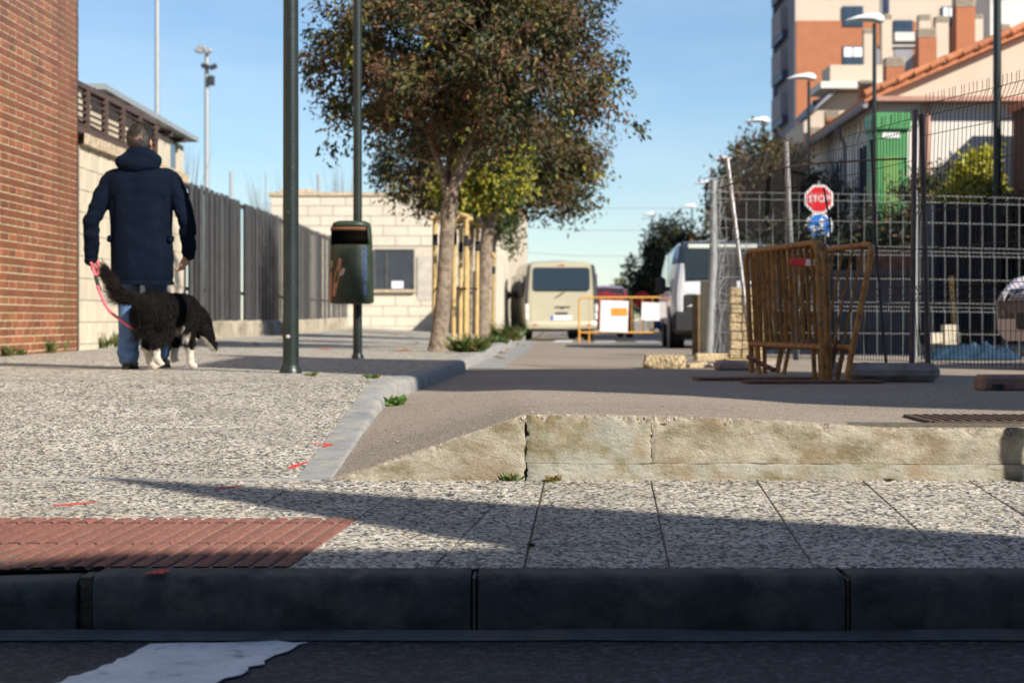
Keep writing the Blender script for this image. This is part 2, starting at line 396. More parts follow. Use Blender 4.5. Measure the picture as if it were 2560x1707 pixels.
# near pavement: bedding + tiles
pave = struct('near_pavement')
mb = MB(); mb.grid([[(x, y, zp(y)-.004) for x in (-9, -1, 1, 9)] for y in (YK-.002, YS+.06)])
mb.build('bedding', M['mortar'], pave)
def lay(parent, ox, oy, sl, size, ia, ja, planes, zf, m, gap=.006, jit=.001, seed=3, gapr=None):
    """tiles on a grid sheared by slope sl (dx per dy), cut by half planes"""
    rnd = random.Random(seed); out = []
    gr = gap if gapr is None else gapr
    for i in ia:
        for j in ja:
            g, h = gap/2, gr/2
            q = [(i*size+g, j*size+h), ((i+1)*size-g, j*size+h), ((i+1)*size-g, (j+1)*size-h), (i*size+g, (j+1)*size-h)]
            q = [(ox+a+sl*b, oy+b-sl*a*.0) for a, b in q]
            for pl in planes:
                q = clip(q, *pl)
                if len(q) < 3: break
            if len(q) < 3 or area(q) < .002: continue
            dz = rnd.uniform(-jit, jit); mb = MB()
            cx = sum(p[0] for p in q)/len(q); cy = sum(p[1] for p in q)/len(q)
            k = .0025/size
            top = [(lerp(p[0], cx, k*2), lerp(p[1], cy, k*2)) for p in q]
            n = len(q); vs = [(p[0], p[1], zf(*p)-.03) for p in q]+[(p[0], p[1], zf(*p)+dz-.0025) for p in q]+[(p[0], p[1], zf(*p)+dz) for p in top]
            fs = [(a, (a+1) % n, (a+1) % n+n, a+n) for a in range(n)]+[(a+n, (a+1) % n+n, (a+1) % n+2*n, a+2*n) for a in range(n)]+[tuple(range(2*n, 3*n))]
            mb.add(vs, fs); out.append(mb.build('paving_tile', m, parent))
    return out
zpf = lambda x, y: zp(y)
SEAM_R = ((.034, YK), (.122, YS)); SEAM_L = ((-.219, YK), (.021, YS))
pl_y = [(0, 1, -(YK+.003)), (0, -1, YS-.004)]
lay(pave, .034, YK, .047, .4, range(0, 14), range(0, 5), pl_y+[tuple(-c for c in side((.036, YK), (.124, YS)))], zpf, M['tile'], .0045, seed=5, gapr=.002)
# cut tiles between the two fields
lay(pave, -.219, YK, .127, .4, range(0, 2), range(0, 5), pl_y+[tuple(-c for c in side((-.216, YK), (.024, YS))), side((.030, YK), (.118, YS))], zpf, M['tile'], .005, seed=6, gapr=.003)
TE = ((-.619, YK), (-.505, 5.96)); TY = 5.965
lay(pave, -.219, YK, .127, .4, range(-1, 0), range(0, 5), pl_y, zpf, M['tile'], .005, seed=7, gapr=.003)
lay(pave, -.219+.127*(TY+.003-YK), TY+.003, .127, .4, range(-9, -1), range(0, 3), pl_y, lambda x, y: zp(y), M['tile'], .005, seed=8, gapr=.003)
# tactile paving
tac = struct('tactile_paving')
mb = MB(); sl = .127
def tx(i, y): return -.619+.127*(y-YK)-i
mb.grid([[(tx(i, y), y, zp(y)-.002-.03*sstep(.55, 1.3, i)*(1-sstep(YK, 5.5, y))) for i in (-0.0, .4, .8, 1.2, 1.6, 2.0, 2.4, 3.4)] for y in (YK, 5.26, 5.46, 5.7, TY)])
mb.build('tactile_bed', M['tactbed'], tac)
PITCH = .0555
SEG = ((YK+.002, 5.15, 5.27, 5.4, 5.456), (5.464, 5.6, 5.75, 5.856), (5.864, 5.91, TY-.006))
for i in range(42):
    c = PITCH*(i+.5)+.003*(i//7)-.009                       # seven ribs to a tile, a wider joint between tiles
    for sg, ysg in enumerate(SEG):
        P = []; tone = noise.noise((i//7*3.1, sg*5.7, 1))*.0012
        for a, h in ((-.0225, -.003), (-.0190, .0036), (-.0160, .0046), (.0160, .0046), (.0190, .0036), (.0225, -.003)):
            row = []
            for y in ysg:
                ii = c-a; dz = -.03*sstep(.55, 1.3, ii)*(1-sstep(YK, 5.5, y))
                row.append((tx(ii, y)+.0015*noise.noise((y*20, i, 0)), y, zp(y)+h+dz+tone+.0007*noise.noise((y*9, i*3, 2))))
            P.append(row)
        m = MB(); m.grid(P[::-1]); m.build('rib', M['tactile'], tac, smooth=40)

# flush strip at the foot of the ramped pavement
mb = MB(); mb.box((-5.2, YS+.025, .215), (8.96, .052, .06), bev=.004)
tag(mb.build('flush_kerb', M['kerb']), kind='structure')
# ramped pavement of the side street, tile by tile where the tiles can be told apart
ramp_p = struct('ramped_pavement')
mb = MB(); mb.grid([[(x, y, zside(x, y)-.009) for x in (-9, -4, -2.4, xk(y)-.06)] for y in [6.98+.3*i for i in range(14)]])
mb.build('bedding', M['mortar'], ramp_p)
lay(ramp_p, -.795, YS+.056, -.028, .4, range(-8, 1), range(0, 8), [side((-.79, YS), (-.815, 10.3))], zside, M['tile'], .004, .0008, seed=11, gapr=.002)
lay(ramp_p, -.795, YS+.056, -.028, .4, range(-8, 2), range(8, 10), [side((-.83, 10.2), (-.70, 11.3))], zside, M['tile'], .004, .0008, seed=12, gapr=.002)
# upper pavement
ys = [11.0+.4*i for i in range(10)]+[15+1.0*i for i in range(12)]+[28+3*i for i in range(8)]+[52, 60, 80]
mb = MB(); mb.grid([[(lerp(-5.2, xk(y)-.05, t), y, zside(lerp(-5.2, xk(y)-.05, t), y)) for t in (0, .12, .25, .4, .55, .7, .82, .92, 1)] for y in [10.93]+ys])
tag(mb.build('upper_pavement', M['tile_far']), kind='structure')
# open ground left of and beyond it, up to the pale block building
mb = MB(); mb.grid([[(x, y, zside(-4.4, y)-.012) for x in (-60, -20, -5.15)] for y in (5, 11, 20, 26, 40, 49, 80)])
tag(mb.build('yard', M['ground']), kind='structure')
# kerb of the side street
sk = struct('street_kerb')
yy = [6.95, 7.55, 8.45, 9.4, 10.3, 10.62, 10.95, 11.45, 12.0, 12.9, 13.9, 14.9, 15.9, 16.9, 17.9, 18.9, 19.9, 21, 22, 23, 24, 26, 28, 30, 33, 36, 40, 44, 48, 54, 60]
for a, b in zip(yy, yy[1:]):
    P = []; g = .002
    for y in [lerp(a+g, b-g, t) for t in (0, .25, .5, .75, 1)]:
        x = xk(y); zt = zside(x-.1, y)+.004; zb = zroad(x+.02, y)-.05; hgt = zt-zroad(x+.02, y); r = min(.035, max(.004, hgt*.5))
        e = .0015 if y in (a+g, b-g) else 0
        w = .004*noise.noise((x*6, y*5, 1))
        P.append([(x-.135, y, zt-.06), (x-.135, y, zt-e), (x-r-.01+w, y, zt-e+w*.5), (x-r*.35+w, y, zt-r*.3-e), (x+w, y, zt-r-e), (x+.012+w, y, zb)])
    m = MB(); m.grid([r[::-1] for r in P]); k = 6; n = 4
    m.f += [tuple(range(k)), tuple(n*k+i for i in range(k-1, -1, -1))]; m.m += [0, 0]
    m.build('kerb_stone', M['kerb'], sk, smooth=60)
# carriageway of the side street
fx = [0, .01, .03, .06, .1, .16, .25, .36, .5, .65, .733, .85, 1.0, 1.25, 1.5, 1.8, 2.1, 2.5, 3, 3.6, 4.5, 6, 9, 14]
ry = [6.957, 7.0, 7.1, 7.25, 7.45, 7.7, 8, 8.3, 8.6, 9, 9.4, 9.8, 10.2, 10.6, 11, 11.5, 12, 13, 14, 16, 18, 21, 25, 30, 36, 42, 48, 55, 65, 90]
P = []
for y in [6.956]+ry:
    row = []
    for f in fx:
        x = xk(y)-.015+f
        d = .0035*noise.noise((x*7, y*4, 0)) if y < 12 else 0
        row.append((x, y, zroad(x, y)+d-(.03 if y == 6.956 else .0)))
    P.append(row)
mb = MB(); mb.grid(P); tag(mb.build('carriageway', M['road'], smooth=180), kind='structure')
mb = MB(); mb.grid([[(xk(y)+.004+f, y, zroad(xk(y)+.2, y)+.005) for f in (0, .16, .33)] for y in (16.4, 18, 21, 25, 30, 36, 42, 48)])
tag(mb.build('gutter_concrete', M['kerb']), kind='structure')
for i, (x0, x1) in enumerate([(1.95, 2.45), (2.95, 3.5), (4.0, 4.5), (.95, 1.4)]):
    o = flat_mark('crosswalk_stripe', [(x0, 43.4), (x1, 43.4), (x1+.25, 48.5), (x0+.25, 48.5)], zroad, M['white_paint'], lift=.006); tag(o, kind='structure')
mb = MB(); mb.grid([[(x, y, zroad(6, y)+.10) for x in (5.6, 9, 30)] for y in (23.5, 30, 40, 60, 90)])
mb.grid([[(5.6, y, zroad(6, y)+dz) for dz in (.10, -.05)] for y in (23.5, 30, 40, 60, 90)]); mb.grid([[(x, 23.5, zroad(6, 23.5)+dz) for dz in (-.05, .10)] for x in (5.6, 9, 30)])
tag(mb.build('right_pavement', M['tile_far']), kind='structure')

# ------------------------------------------------------------------ cast concrete step (the focus of the picture)
step = struct('concrete_step')
def face(name, x0, x1, zb, zt, m, seed, crumble=.02, res=.011, y0=YS, wav=.006, depth=.09, edgej=.006):
    n = int((x1-x0)/res); nz = 22; P = []
    for i in range(n+1):
        t = i/n; row = []
        for k in range(nz+1):
            s = k/nz; x = lerp(x0, x1, t)
            if i in (0, n): x += edgej*noise.noise((s*9, seed*3.1+i, 0))
            b, h = zb(x), zt(x); z = lerp(b, h, s)
            y = y0+wav*noise.noise((x*6, z*9, seed))+.0018*noise.noise((x*45, z*60, seed))
            dt = h-z
            c = max(0, noise.noise((x*13, seed, 4))+.45*noise.noise((x*45, seed, 9))+.05)*crumble*3
            if dt < c: y += (c-dt)*(.55+.5*noise.noise((x*70, z*70, 3)))
            if i in (0, n): y += .006+.005*noise.noise((z*50, i, seed))
            row.append((x, y, z))
        x, yb, zb_ = row[-1]
        row.append((x, y0+depth, zt(x)-.006))
        P.append(row)
    mb = MB(); mb.grid([r for r in P][::-1])
    nn = nz+2
    mb.f += [tuple(range(nn)), tuple(n*nn+i for i in range(nn-1, -1, -1))]; mb.m += [0, 0]
    return mb.build(name, m, step, smooth=50)
zb_ = lambda x: zp(YS)-.02
top = lambda x: zroad(x, YS)-.003
mid = lambda x: .303+.004*noise.noise((x*4, 0, 0))-.004*sstep(1, 2, x)
face('ramp_wedge', -.67, .049, zb_, top, M['step'], 1, .018, edgej=.014)
face('upper_slab', .056, .525, lambda x: mid(x)+.0012, top, M['step2'], 2, .034, edgej=.014)
face('upper_slab', .528, 4.2, lambda x: mid(x)+.0012, top, M['step'], 3, .026, .012)
face('lower_course', .058, 4.2, zb_, lambda x: mid(x)+.0006-.0045*max(0, noise.noise((x*9, 7, 0)))-.002*max(0, noise.noise((x*40, 7, 0))), M['step2'], 4, .004, .014, y0=YS-.006)
mb = MB(); mb.prism([(-.5, YS+.03), (4.2, YS+.03), (4.2, YS+.2), (-.5, YS+.2)], .15, .30); mb.extr([(-.6, YS+.03, .2), (4.2, YS+.03, .2), (4.2, YS+.03, .42), (.05, YS+.03, .46)], (0, .2, 0))
mb.build('core', M['mortar'], step)
mb = MB(); rnd = random.Random(5)
for i in range(420):
    k = rnd.random()
    x = rnd.choice([rnd.gauss(.36, .12), rnd.gauss(.88, .09), rnd.uniform(.06, 1.1), rnd.uniform(-.5, .05)])
    if x < -.62 or x > 2.2: continue
    r = rnd.choice([rnd.uniform(.003, .007), rnd.uniform(.005, .012)]); dz = rnd.expovariate(1/.016) if x > .05 else rnd.uniform(0, .008)
    if dz > .07: continue
    y = YS+.008+rnd.uniform(0, .008)
    mb.ell((x, y, zroad(x, YS)-.006-dz), (r, r*.8, r*rnd.uniform(.6, 1)), Matrix.Rotation(rnd.random()*3, 3, 'Y'), 6)
o = mb.build('exposed_aggregate', M['pebble'], step); o['kind'] = 'stuff'
# mortar crumbs on the pavement along the foot
mb = MB()
for i in range(130):
    x = rnd.uniform(-.7, 2.1); y = YS-.008-rnd.expovariate(1/.018); r = rnd.uniform(.002, .006)
    mb.ell((x, y, zp(y)+r*.5), (r*1.3, r, r*.8), n=5)
o = mb.build('mortar_crumbs', M['pebble'], step); o['kind'] = 'stuff'

# drain grate in the carriageway
gr = thing('drain_grate', 'rusty barred drain grate set into the road behind the concrete step', 'drain grate', (1.66, 7.2, zroad(1.9, 7.4)+.004))
iron = mat('rusty iron', (.09, .055, .04), .8, .4, 30, metal=.3); M['iron'] = iron
mb = MB(); mb.box((.36, 0, 0), (.74, .035, .012)); mb.box((.36, .52, 0), (.74, .035, .012)); mb.box((-.005, .26, 0), (.035, .485, .012)); mb.box((.725, .26, 0), (.035, .485, .012)); mb.build('frame', iron, gr)
mb = MB(); mb.box((.36, .26, -.003), (.69, .484, .002)); mb.build('pit_shade', mat('dark pit', (.01, .01, .01), 1), gr)  # flat black plate; the shade below the bars is put in as colour
for i in range(17): m = MB(); m.box((.03+.041*i, .26, .004), (.018, .484, .01)); m.build('bar', iron, gr)

# sprayed red survey marks
def redmark(pts, lab, zf, seed, jit=.0055):
    o = flat_mark('survey_mark', blob_poly(pts, jit=jit, seed=seed), zf, M['red_paint'], .0008, .0012); tag(o, lab, 'paint mark', 'red survey marks')
def onramp(u, v):  # point of the ramp under a photo pixel
    d = (4600*(.604+.0628*6.95))/((v-800)+4600*.0628); return X(u, d), d
def onstrip(u, v):
    d = 4600*(CZ-.164+.0407*YK)/((v-800)+4600*.0407); return X(u, d), d
redmark([onramp(*p) for p in ((712, 1170), (768, 1153), (770, 1157), (728, 1172))], 'red sprayed slash on the ramp tiles beside the slate kerb', zside, 1)
redmark([onramp(*p) for p in ((800, 1122), (812, 1113), (782, 1112), (782, 1110), (836, 1113), (834, 1115), (820, 1117))], 'red sprayed arrow straddling the slate kerb edge', lambda x, y: zside(x, y)+.005, 2)
redmark([onstrip(*p) for p in ((132, 1263), (190, 1259), (246, 1253), (246, 1254), (190, 1261), (140, 1265))], 'thin red sprayed dash on the tiles left of the tactile paving top', zpf, 3)
redmark([onstrip(*p) for p in ((535, 1222), (595, 1214), (598, 1216), (540, 1224))], 'red sprayed dash in the tip of the dark shadow wedge', zpf, 4)
redmark([(-.985, 4.945), (-.94, 4.945), (-.925, 5.0), (-.96, 5.02)], 'red sprayed dab on the near kerb edge below the tactile paving', lambda x, y: .165, 5)

rnd = random.Random(91); mb = MB()
for i in range(420):
    y = 7.0+rnd.random()**1.6*5.5; x = rnd.uniform(xk(y)+.05, 2.9); r = rnd.uniform(.0015, .0045)*(1.6 if rnd.random() < .06 else 1)
    mb.ell((x, y, zroad(x, y)+r*.3), (r*1.3, r, r*.7), n=5)
for i in range(240):
    y = rnd.uniform(YK+.02, YS-.01); x = rnd.uniform(-1.6, 2.1); r = rnd.uniform(.0012, .0035)
    mb.ell((x, y, zp(y)+r*.3), (r*1.3, r, r*.7), n=5)
tag(mb.build('grit', M['pebble']), 'loose grit scattered over the road and near pavement', 'grit', kind='stuff')
# ================================================================== LEFT SIDE
M['brick'] = mat('glazed red brown brick', (.25, .082, .036), .40, .28, 3, (.235, .112, .036), (.50, .66), .25, 90, .006, rnd=.28, grime=.3)
M['brick_mortar'] = mat('sandy brick mortar', (.50, .39, .26), .95, .2, 20, bump=.5, bs=120)
M['cream'] = mat('cream rendered block', (.56, .495, .38), .85, .07, 4, (.48, .40, .29), (.58, .75), .3, 60, rnd=.05)
M['cream2'] = mat('pale cream block', (.60, .54, .44), .85, .06, 3, (.53, .47, .37), (.6, .8), .2, 40, rnd=.04)
M['cream_joint'] = mat('pale block joint', (.54, .48, .385), .95, .1, 10)
M['coping'] = mat('weathered coping stone', (.50, .40, .28), .9, .3, 14, (.16, .12, .08), (.55, .68), .5, 50)
M['brownmetal'] = mat('brown painted metal', (.085, .055, .045), .5, .15, 8)
M['greymetal'] = mat('weathered grey sheet metal', (.058, .058, .061), .6, .3, 6, (.07, .07, .07), (.55, .75), rnd=.28, metal=.0)
M['darkmetal'] = mat('dark sheet metal', (.035, .036, .04), .5, .3, 6, rnd=.3)
M['basecon'] = concrete('fence base concrete', (.42, .37, .28), (.2, .17, .12), (.3, .25, .17), 2)
M['roofgrey'] = mat('grey metal roof', (.33, .37, .40), .45, .1, 5, metal=.2)
M['polegreen'] = mat('dark green pole paint', (.011, .019, .017), .38, .25, 14, (.05, .06, .055), (.66, .72), .15, 60)
M['galv'] = mat('galvanised steel', (.42, .43, .43), .45, .12, 10, metal=.5)
M['glass'] = glassmat('window glass', (.03, .05, .07))
M['bark'] = mat('grey brown bark', (.25, .195, .145), .95, .25, 9, (.13, .10, .075), (.45, .65), 1.0, 26, .02)
M['wood'] = mat('yellow treated wood', (.48, .34, .14), .75, .2, 7, (.44, .30, .12), (.5, .7), .3, 50, rnd=.12)
M['blackrub'] = mat('black rubber', (.012, .012, .013), .7, .2, 20)

XW = -4.80                                             # street face of the walls on the left
def xw(y): return XW+.018*(y-20)
# --- brick building: courses of single bricks where they show largest, the rest joined
bb = thing('brick_building', 'tall red brown glazed brick building at the left edge of the picture', 'building', (XW, 20.3, .49))
mb = MB(); mb.prism([(xw(9)+.009, 9.0), (xw(20.3)+.009, 20.292), (-16, 20.292), (-16, 9)], .40, 11); mb.build('wall', M['brick_mortar'], bb, world=True)
mb = MB(); mb.prism([(xw(9)+.05, 9.0), (xw(20.3)+.05, 20.35), (-16, 20.35), (-16, 9)], 11.0, 11.3); mb.build('parapet', M['coping'], bb, world=True)
CH = .0762; proto = {}
def brick_mesh(L, h=CH-.0125, t=.024):
    k = round(L, 3)
    if k not in proto: m = MB(); m.box((0, 0, 0), (t, L, h), bev=.004); proto[k] = m.mesh('brick', M['brick'])
    return proto[k]
rnd = random.Random(21); cand = []
for r in range(62):
    z = .46+CH*(r+.5); y = 20.288
    # alternating header and stretcher courses, laid back from the corner
    k = 0
    while y > 16.2:
        L = .115 if r % 2 == 0 else .24
        if r < 5: L = .24
        if k == 0 and r % 2: L = .115
        cand.append((z, y-L/2, L)); y -= L+.0105; k += 1
def score(c): return (1 if c[1] > 16.9 and c[0] < 4.4 else 0)*c[2]/(c[1]**2)
cand = [c for c in cand if c[0] < 5.1]
order = sorted(cand, key=lambda c: -score(c)); own = set(order[:300]); rest = MB()
for c in cand:
    z, y, L = c; x = xw(y)+.002+rnd.uniform(-.0015, .0015)
    if c in own: link('brick', brick_mesh(L), bb, Vector((x, y, z))-bb.location)
    else: rest.box((x, y, z), (.024, L, CH-.0125))
o = rest.build('brickwork', M['brick'], bb, world=True); o['kind'] = 'stuff'

# --- cream block wall with slatted screen on top
cw = thing('block_wall', 'cream painted block wall with stone coping behind the walking man', 'wall', (xw(20.3), 20.3, .49))
WY0, WY1 = 20.32, 26.3; WT = 2.78
mb = MB(); mb.prism([(xw(WY0)-.008, WY0), (xw(WY1)-.008, WY1), (xw(WY1)-.22, WY1), (xw(WY0)-.22, WY0)], .4, WT); mb.build('core', M['cream_joint'], cw, world=True)
bh, bl = .245, .495; m = MB(); m.box((0, 0, 0), (.02, bl-.008, bh-.007), bev=.003); bmesh_ = m.mesh('block', M['cream'])
m = MB(); m.box((0, 0, 0), (.02, bl/2-.008, bh-.007), bev=.003); hmesh_ = m.mesh('block', M['cream'])
r = 0; z = WT-bh/2
while z > .42:
    y = WY0+ (0 if r % 2 else 0); k = 0
    while y < WY1-.05:
        half = (k == 0 and r % 2 == 1) or y+bl > WY1
        L = bl/2 if half else bl
        if y+L > WY1+.05: break
        link('block', hmesh_ if half else bmesh_, cw, Vector((xw(y)+.001, y+L/2, z))-cw.location); y += L; k += 1
    z -= bh; r += 1
mb = MB(); n = 40
P = []
for i in range(n+1):
    y = lerp(WY0, WY1, i/n); j = .012*noise.noise((y*3, 0, 5))
    P.append([(xw(y)+.005, y, WT+.002), (xw(y)+.07+j, y, WT+.01+j), (xw(y)+.075+j, y, WT+.13+j*.5), (xw(y)-.26, y, WT+.15)])
mb.grid(P); mb.build('coping', M['coping'], cw, world=True, smooth=40)
sc = thing('slat_screen', 'brown metal louvred screen standing on the cream block wall', 'screen', (xw(20.3), 20.3, WT+.15))
SY0, SY1, SB, ST = 20.3, 24.6, WT+.17, 3.48
mb = MB()
mb.bar((xw(SY0)-.06, SY0, ST), (xw(SY1)-.06, SY1, ST), .06, .06); mb.build('top_rail', M['brownmetal'], sc, world=True)
mb = MB(); mb.bar((xw(SY0)-.06, SY0, SB+.03), (xw(SY1)-.06, SY1, SB+.03), .06, .07); mb.build('bottom_rail', M['brownmetal'], sc, world=True)
for y in (20.9, 21.78, 22.66, 23.6, 24.57): m = MB(); m.box((xw(y)-.05, y, (SB+ST)/2), (.07, .07, ST-SB)); m.build('post', M['brownmetal'], sc, world=True)
for k in range(6):
    z = SB+.10+k*.072
    m = MB(); m.bar((xw(SY0)-.07, SY0, z), (xw(SY1)-.07, SY1, z), .09, .012, up=(.55, 0, .8)); m.build('slat', M['brownmetal'], sc, world=True)
# --- low pavilion behind the wall with a projecting grey roof
pv = thing('pavilion', 'cream pavilion with projecting grey metal roof behind the slatted screen', 'building', (-5.6, 24, .5))
mb = MB(); mb.prism([(-5.15, 21.2), (-5.15, 28.7), (-9, 28.7), (-9, 21.2)], .4, 3.56); mb.build('wall', M['cream'], pv, world=True)
mb = MB(); mb.prism([(-4.93, 22.3), (-4.93, 28.95), (-9.5, 28.95), (-9.5, 22.3)], 3.64, 3.71); mb.build('roof', M['roofgrey'], pv, world=True)
for y in (22, 23, 24, 25, 26, 27, 28): m = MB(); m.bar((-5.6, y, 3.58), (-4.98, y, 3.58), .05, .08); m.build('rafter', M['brownmetal'], pv, world=True)
mb = MB(); mb.box((-5.148, 27.85, 2.6), (.03, .52, 1.8)); mb.build('window', M['glass'], pv, world=True)
mb = MB(); mb.box((-5.14, 27.1, 2.5), (.05, .9, 2.1)); mb.box((-5.14, 28.4, 2.5), (.05, .5, 2.1)); mb.build('pier', M['cream'], pv, world=True)

# --- sheet metal fence on a concrete base
fe = thing('sheet_fence', 'long grey vertical sheet metal fence on a low concrete base', 'fence', (xw(26.4), 26.4, .55))
FY0, FY1 = 26.4, 47.5
def fz(y): return 2.84+.01*noise.noise((y*2, 0, 0))
mb = MB(); P = []
for i in range(61):
    y = lerp(FY0, FY1, i/60); j = .02*noise.noise((y*2, 3, 0)); zg = zside(-4.4, y)
    P.append([(xw(y)+.10+j, y, zg-.1), (xw(y)+.09+j, y, zg+.24+j), (xw(y)+.06, y, zg+.27+j), (xw(y)-.1, y, zg+.27)])
mb.grid(P); mb.build('base_wall', M['basecon'], fe, world=True, smooth=40)
rnd = random.Random(8); y = FY0; k = 0
while y < FY1:
    w = rnd.choice((.16, .2, .24)); off = (.0, .07)[k % 2]
    z0 = zside(-4.4, y)+.25; z1 = 2.84+rnd.uniform(-.02, .01)
    if rnd.random() > .02:
        m = MB(); m.box((xw(y)-.02+off+rnd.uniform(-.008, .008), y+w/2, (z0+z1)/2), (.012, w+(.07 if k % 2 else .03), z1-z0)); m.build('sheet_plank', M['darkmetal'] if rnd.random() < .34 else M['greymetal'], fe, world=True)
    y += w; k += 1
mb = MB(); mb.bar((xw(FY0)-.06, FY0, 2.79), (xw(FY1)-.06, FY1, 2.79), .05, .05); mb.bar((xw(FY0)-.06, FY0, 1.3), (xw(FY1)-.06, FY1, 1.3), .05, .05); mb.build('rail', M['darkmetal'], fe, world=True)

# --- pale block building closing the pavement
DB = 50.0; cb = thing('block_house', 'pale cream single storey block building with a barred window behind the litter bin', 'building', (X(960, DB), DB, .66))
bx0, bx1, bz0, bz1 = X(676, DB), X(1256, DB), .6, Z(490, DB)
winu = (X(936, DB), X(1034, DB), Z(722, DB), Z(625, DB))
mb = MB(); mb.prism([(bx0, DB+.012), (bx1-.02, DB+.012), (bx1+.75, DB+9), (bx0, DB+9)], .45, bz1); mb.build('wall', M['cream_joint'], cb, world=True)
cbh, cbl = .272, .68
m = MB(); m.box((0, 0, 0), (cbl-.016, .03, cbh-.014), bev=.004); b1 = m.mesh('block', M['cream2'])
m = MB(); m.box((0, 0, 0), (cbl/2-.016, .03, cbh-.014), bev=.004); b2 = m.mesh('block', M['cream2'])
r = 0; z = bz1-cbh/2
while z > .5:
    x = bx0; k = 0
    while x < bx1-.1:
        L = cbl/2 if (k == 0 and r % 2) or x+cbl > bx1+.02 else cbl
        a, b = x, min(x+L, bx1)
        inw = z > winu[2]-.1 and z < winu[3]+.08
        if not (inw and b > winu[0]+.05 and a < winu[1]-.05): link('block', b1 if L == cbl else b2, cb, Vector((x+L/2, DB, z))-cb.location)
        x += L; k += 1
    z -= cbh; r += 1
mb = MB(); mb.prism([(bx0-.05, DB-.06), (bx1+.03, DB-.06), (bx1+.8, DB+9), (bx0-.05, DB+9)], bz1, bz1+.1); mb.build('roof_edge', M['coping'], cb, world=True)
mb = MB(); mb.box((X(725, DB), DB+3, bz1+.18), (.9, 3, .22)); mb.build('roof_block', M['coping'], cb, world=True)
w = MB(); w.box(((winu[0]+winu[1])/2, DB+.004, (winu[2]+winu[3])/2), (winu[1]-winu[0]-.02, .02, winu[3]-winu[2]-.02)); wo = w.build('window', mat('dusty dark glass', (.05, .065, .08), .5, .2, 3), cb, world=True)
m = MB()
for a, b in (((winu[0], winu[2]), (winu[1], winu[2])), ((winu[0], winu[3]), (winu[1], winu[3])), ((winu[0], winu[2]), (winu[0], winu[3])), ((winu[1], winu[2]), (winu[1], winu[3])), (((winu[0]+winu[1])/2-.2, winu[2]), ((winu[0]+winu[1])/2-.2, winu[3]))):
    m.bar((a[0], DB-.01, a[1]), (b[0], DB-.01, b[1]), .05, .05)
m.build('frame', M['greymetal'], wo, world=True)
for i in range(13): m = MB(); x = lerp(winu[0], winu[1], (i+.5)/13); m.tube([(x, DB-.04, winu[2]), (x, DB-.04, winu[3])], .008, 5); m.build('bar', M['greymetal'], wo, world=True)
m = MB(); m.box(((winu[0]+winu[1])/2, DB-.03, winu[2]-.06), (winu[1]-winu[0]+.1, .14, .07)); m.build('sill', M['coping'], wo, world=True)
m = MB(); m.box((X(994, DB), DB-.05, Z(712, DB)), (.32, .01, .2)); m.build('notice', mat('white paper', (.75, .72, .8), .8, .05), wo, world=True)
mb = MB(); mb.box((X(1062, DB), DB-.02, Z(695, DB)), (.40, .012, 1.2)); mb.build('patch', mat('grey mortar patch', (.48, .44, .37), .9, .15, 4), cb, world=True)
# grey pier near the corner of the street
pr = MB(); pr.prism([(X(1205, 46), 46), (X(1258, 46), 46), (X(1262, 46), 49.7), (X(1205, 46), 49.7)], .42, Z(640, 46)); tag(pr.build('boundary_wall', M['cream2']), 'short cream boundary wall beside the beige van', 'wall')

# --- lamp columns and litter bin
def column(name, lab, u, v, d, r0, r1, h, cat='pole'):
    b = Vector((X(u, d), d, Z(v, d))); t = thing(name, lab, cat, b)
    m = MB(); m.lathe([(r0*1.02, -.02), (r0, .05), (lerp(r0, r1, .35), h*.35), (lerp(r0, r1, .7), h*.7), (r1, h)], n=20); m.build('shaft', M['polegreen'], t, smooth=50)
    m = MB(); m.lathe([(r0*1.45, -.03), (r0*1.4, .008), (r0*1.18, .035), (r0*1.02, .05)], n=14)
    m.v = [(x+.006*noise.noise((x*60, y*60, z*60)), y, z) for x, y, z in m.v]; m.build('base_flange', M['polegreen'], t, smooth=50)
    return t
p1 = column('lamp_column', 'thick dark green lamp column standing nearest on the tiled pavement', 727, 931, 12.3, .054, .043, 9.0, 'lamp post')
m = MB(); m.ell((-.012, -.052, .24), (.018, .006, .014), n=8); m.build('paint_chip', mat('bare chip', (.35, .33, .3), .8), p1)
m = MB(); m.ell((0, 0, 9.05), (.2, .2, .12)); m.build('lamp_head', M['galv'], p1)
p2 = column('lamp_column', 'slender dark green post that carries the litter bin', 894, 896, 16.85, .042, .0325, 9.5, 'post')
m = MB(); m.ell((0, 0, 9.55), (.2, .2, .12)); m.build('lamp_head', M['galv'], p2)
M['bin'] = mat('faded green bin plastic', (.019, .036, .019), .5, .35, 8, (.05, .042, .02), (.55, .7), .2, 40)
bn = thing('litter_bin', 'battered dark green litter bin with peeling patch strapped to slender post', 'litter bin', (X(879, 16.69), 16.67, Z(757, 16.69)), R(-6)); bn.scale = (1.055, 1.055, 1.055)
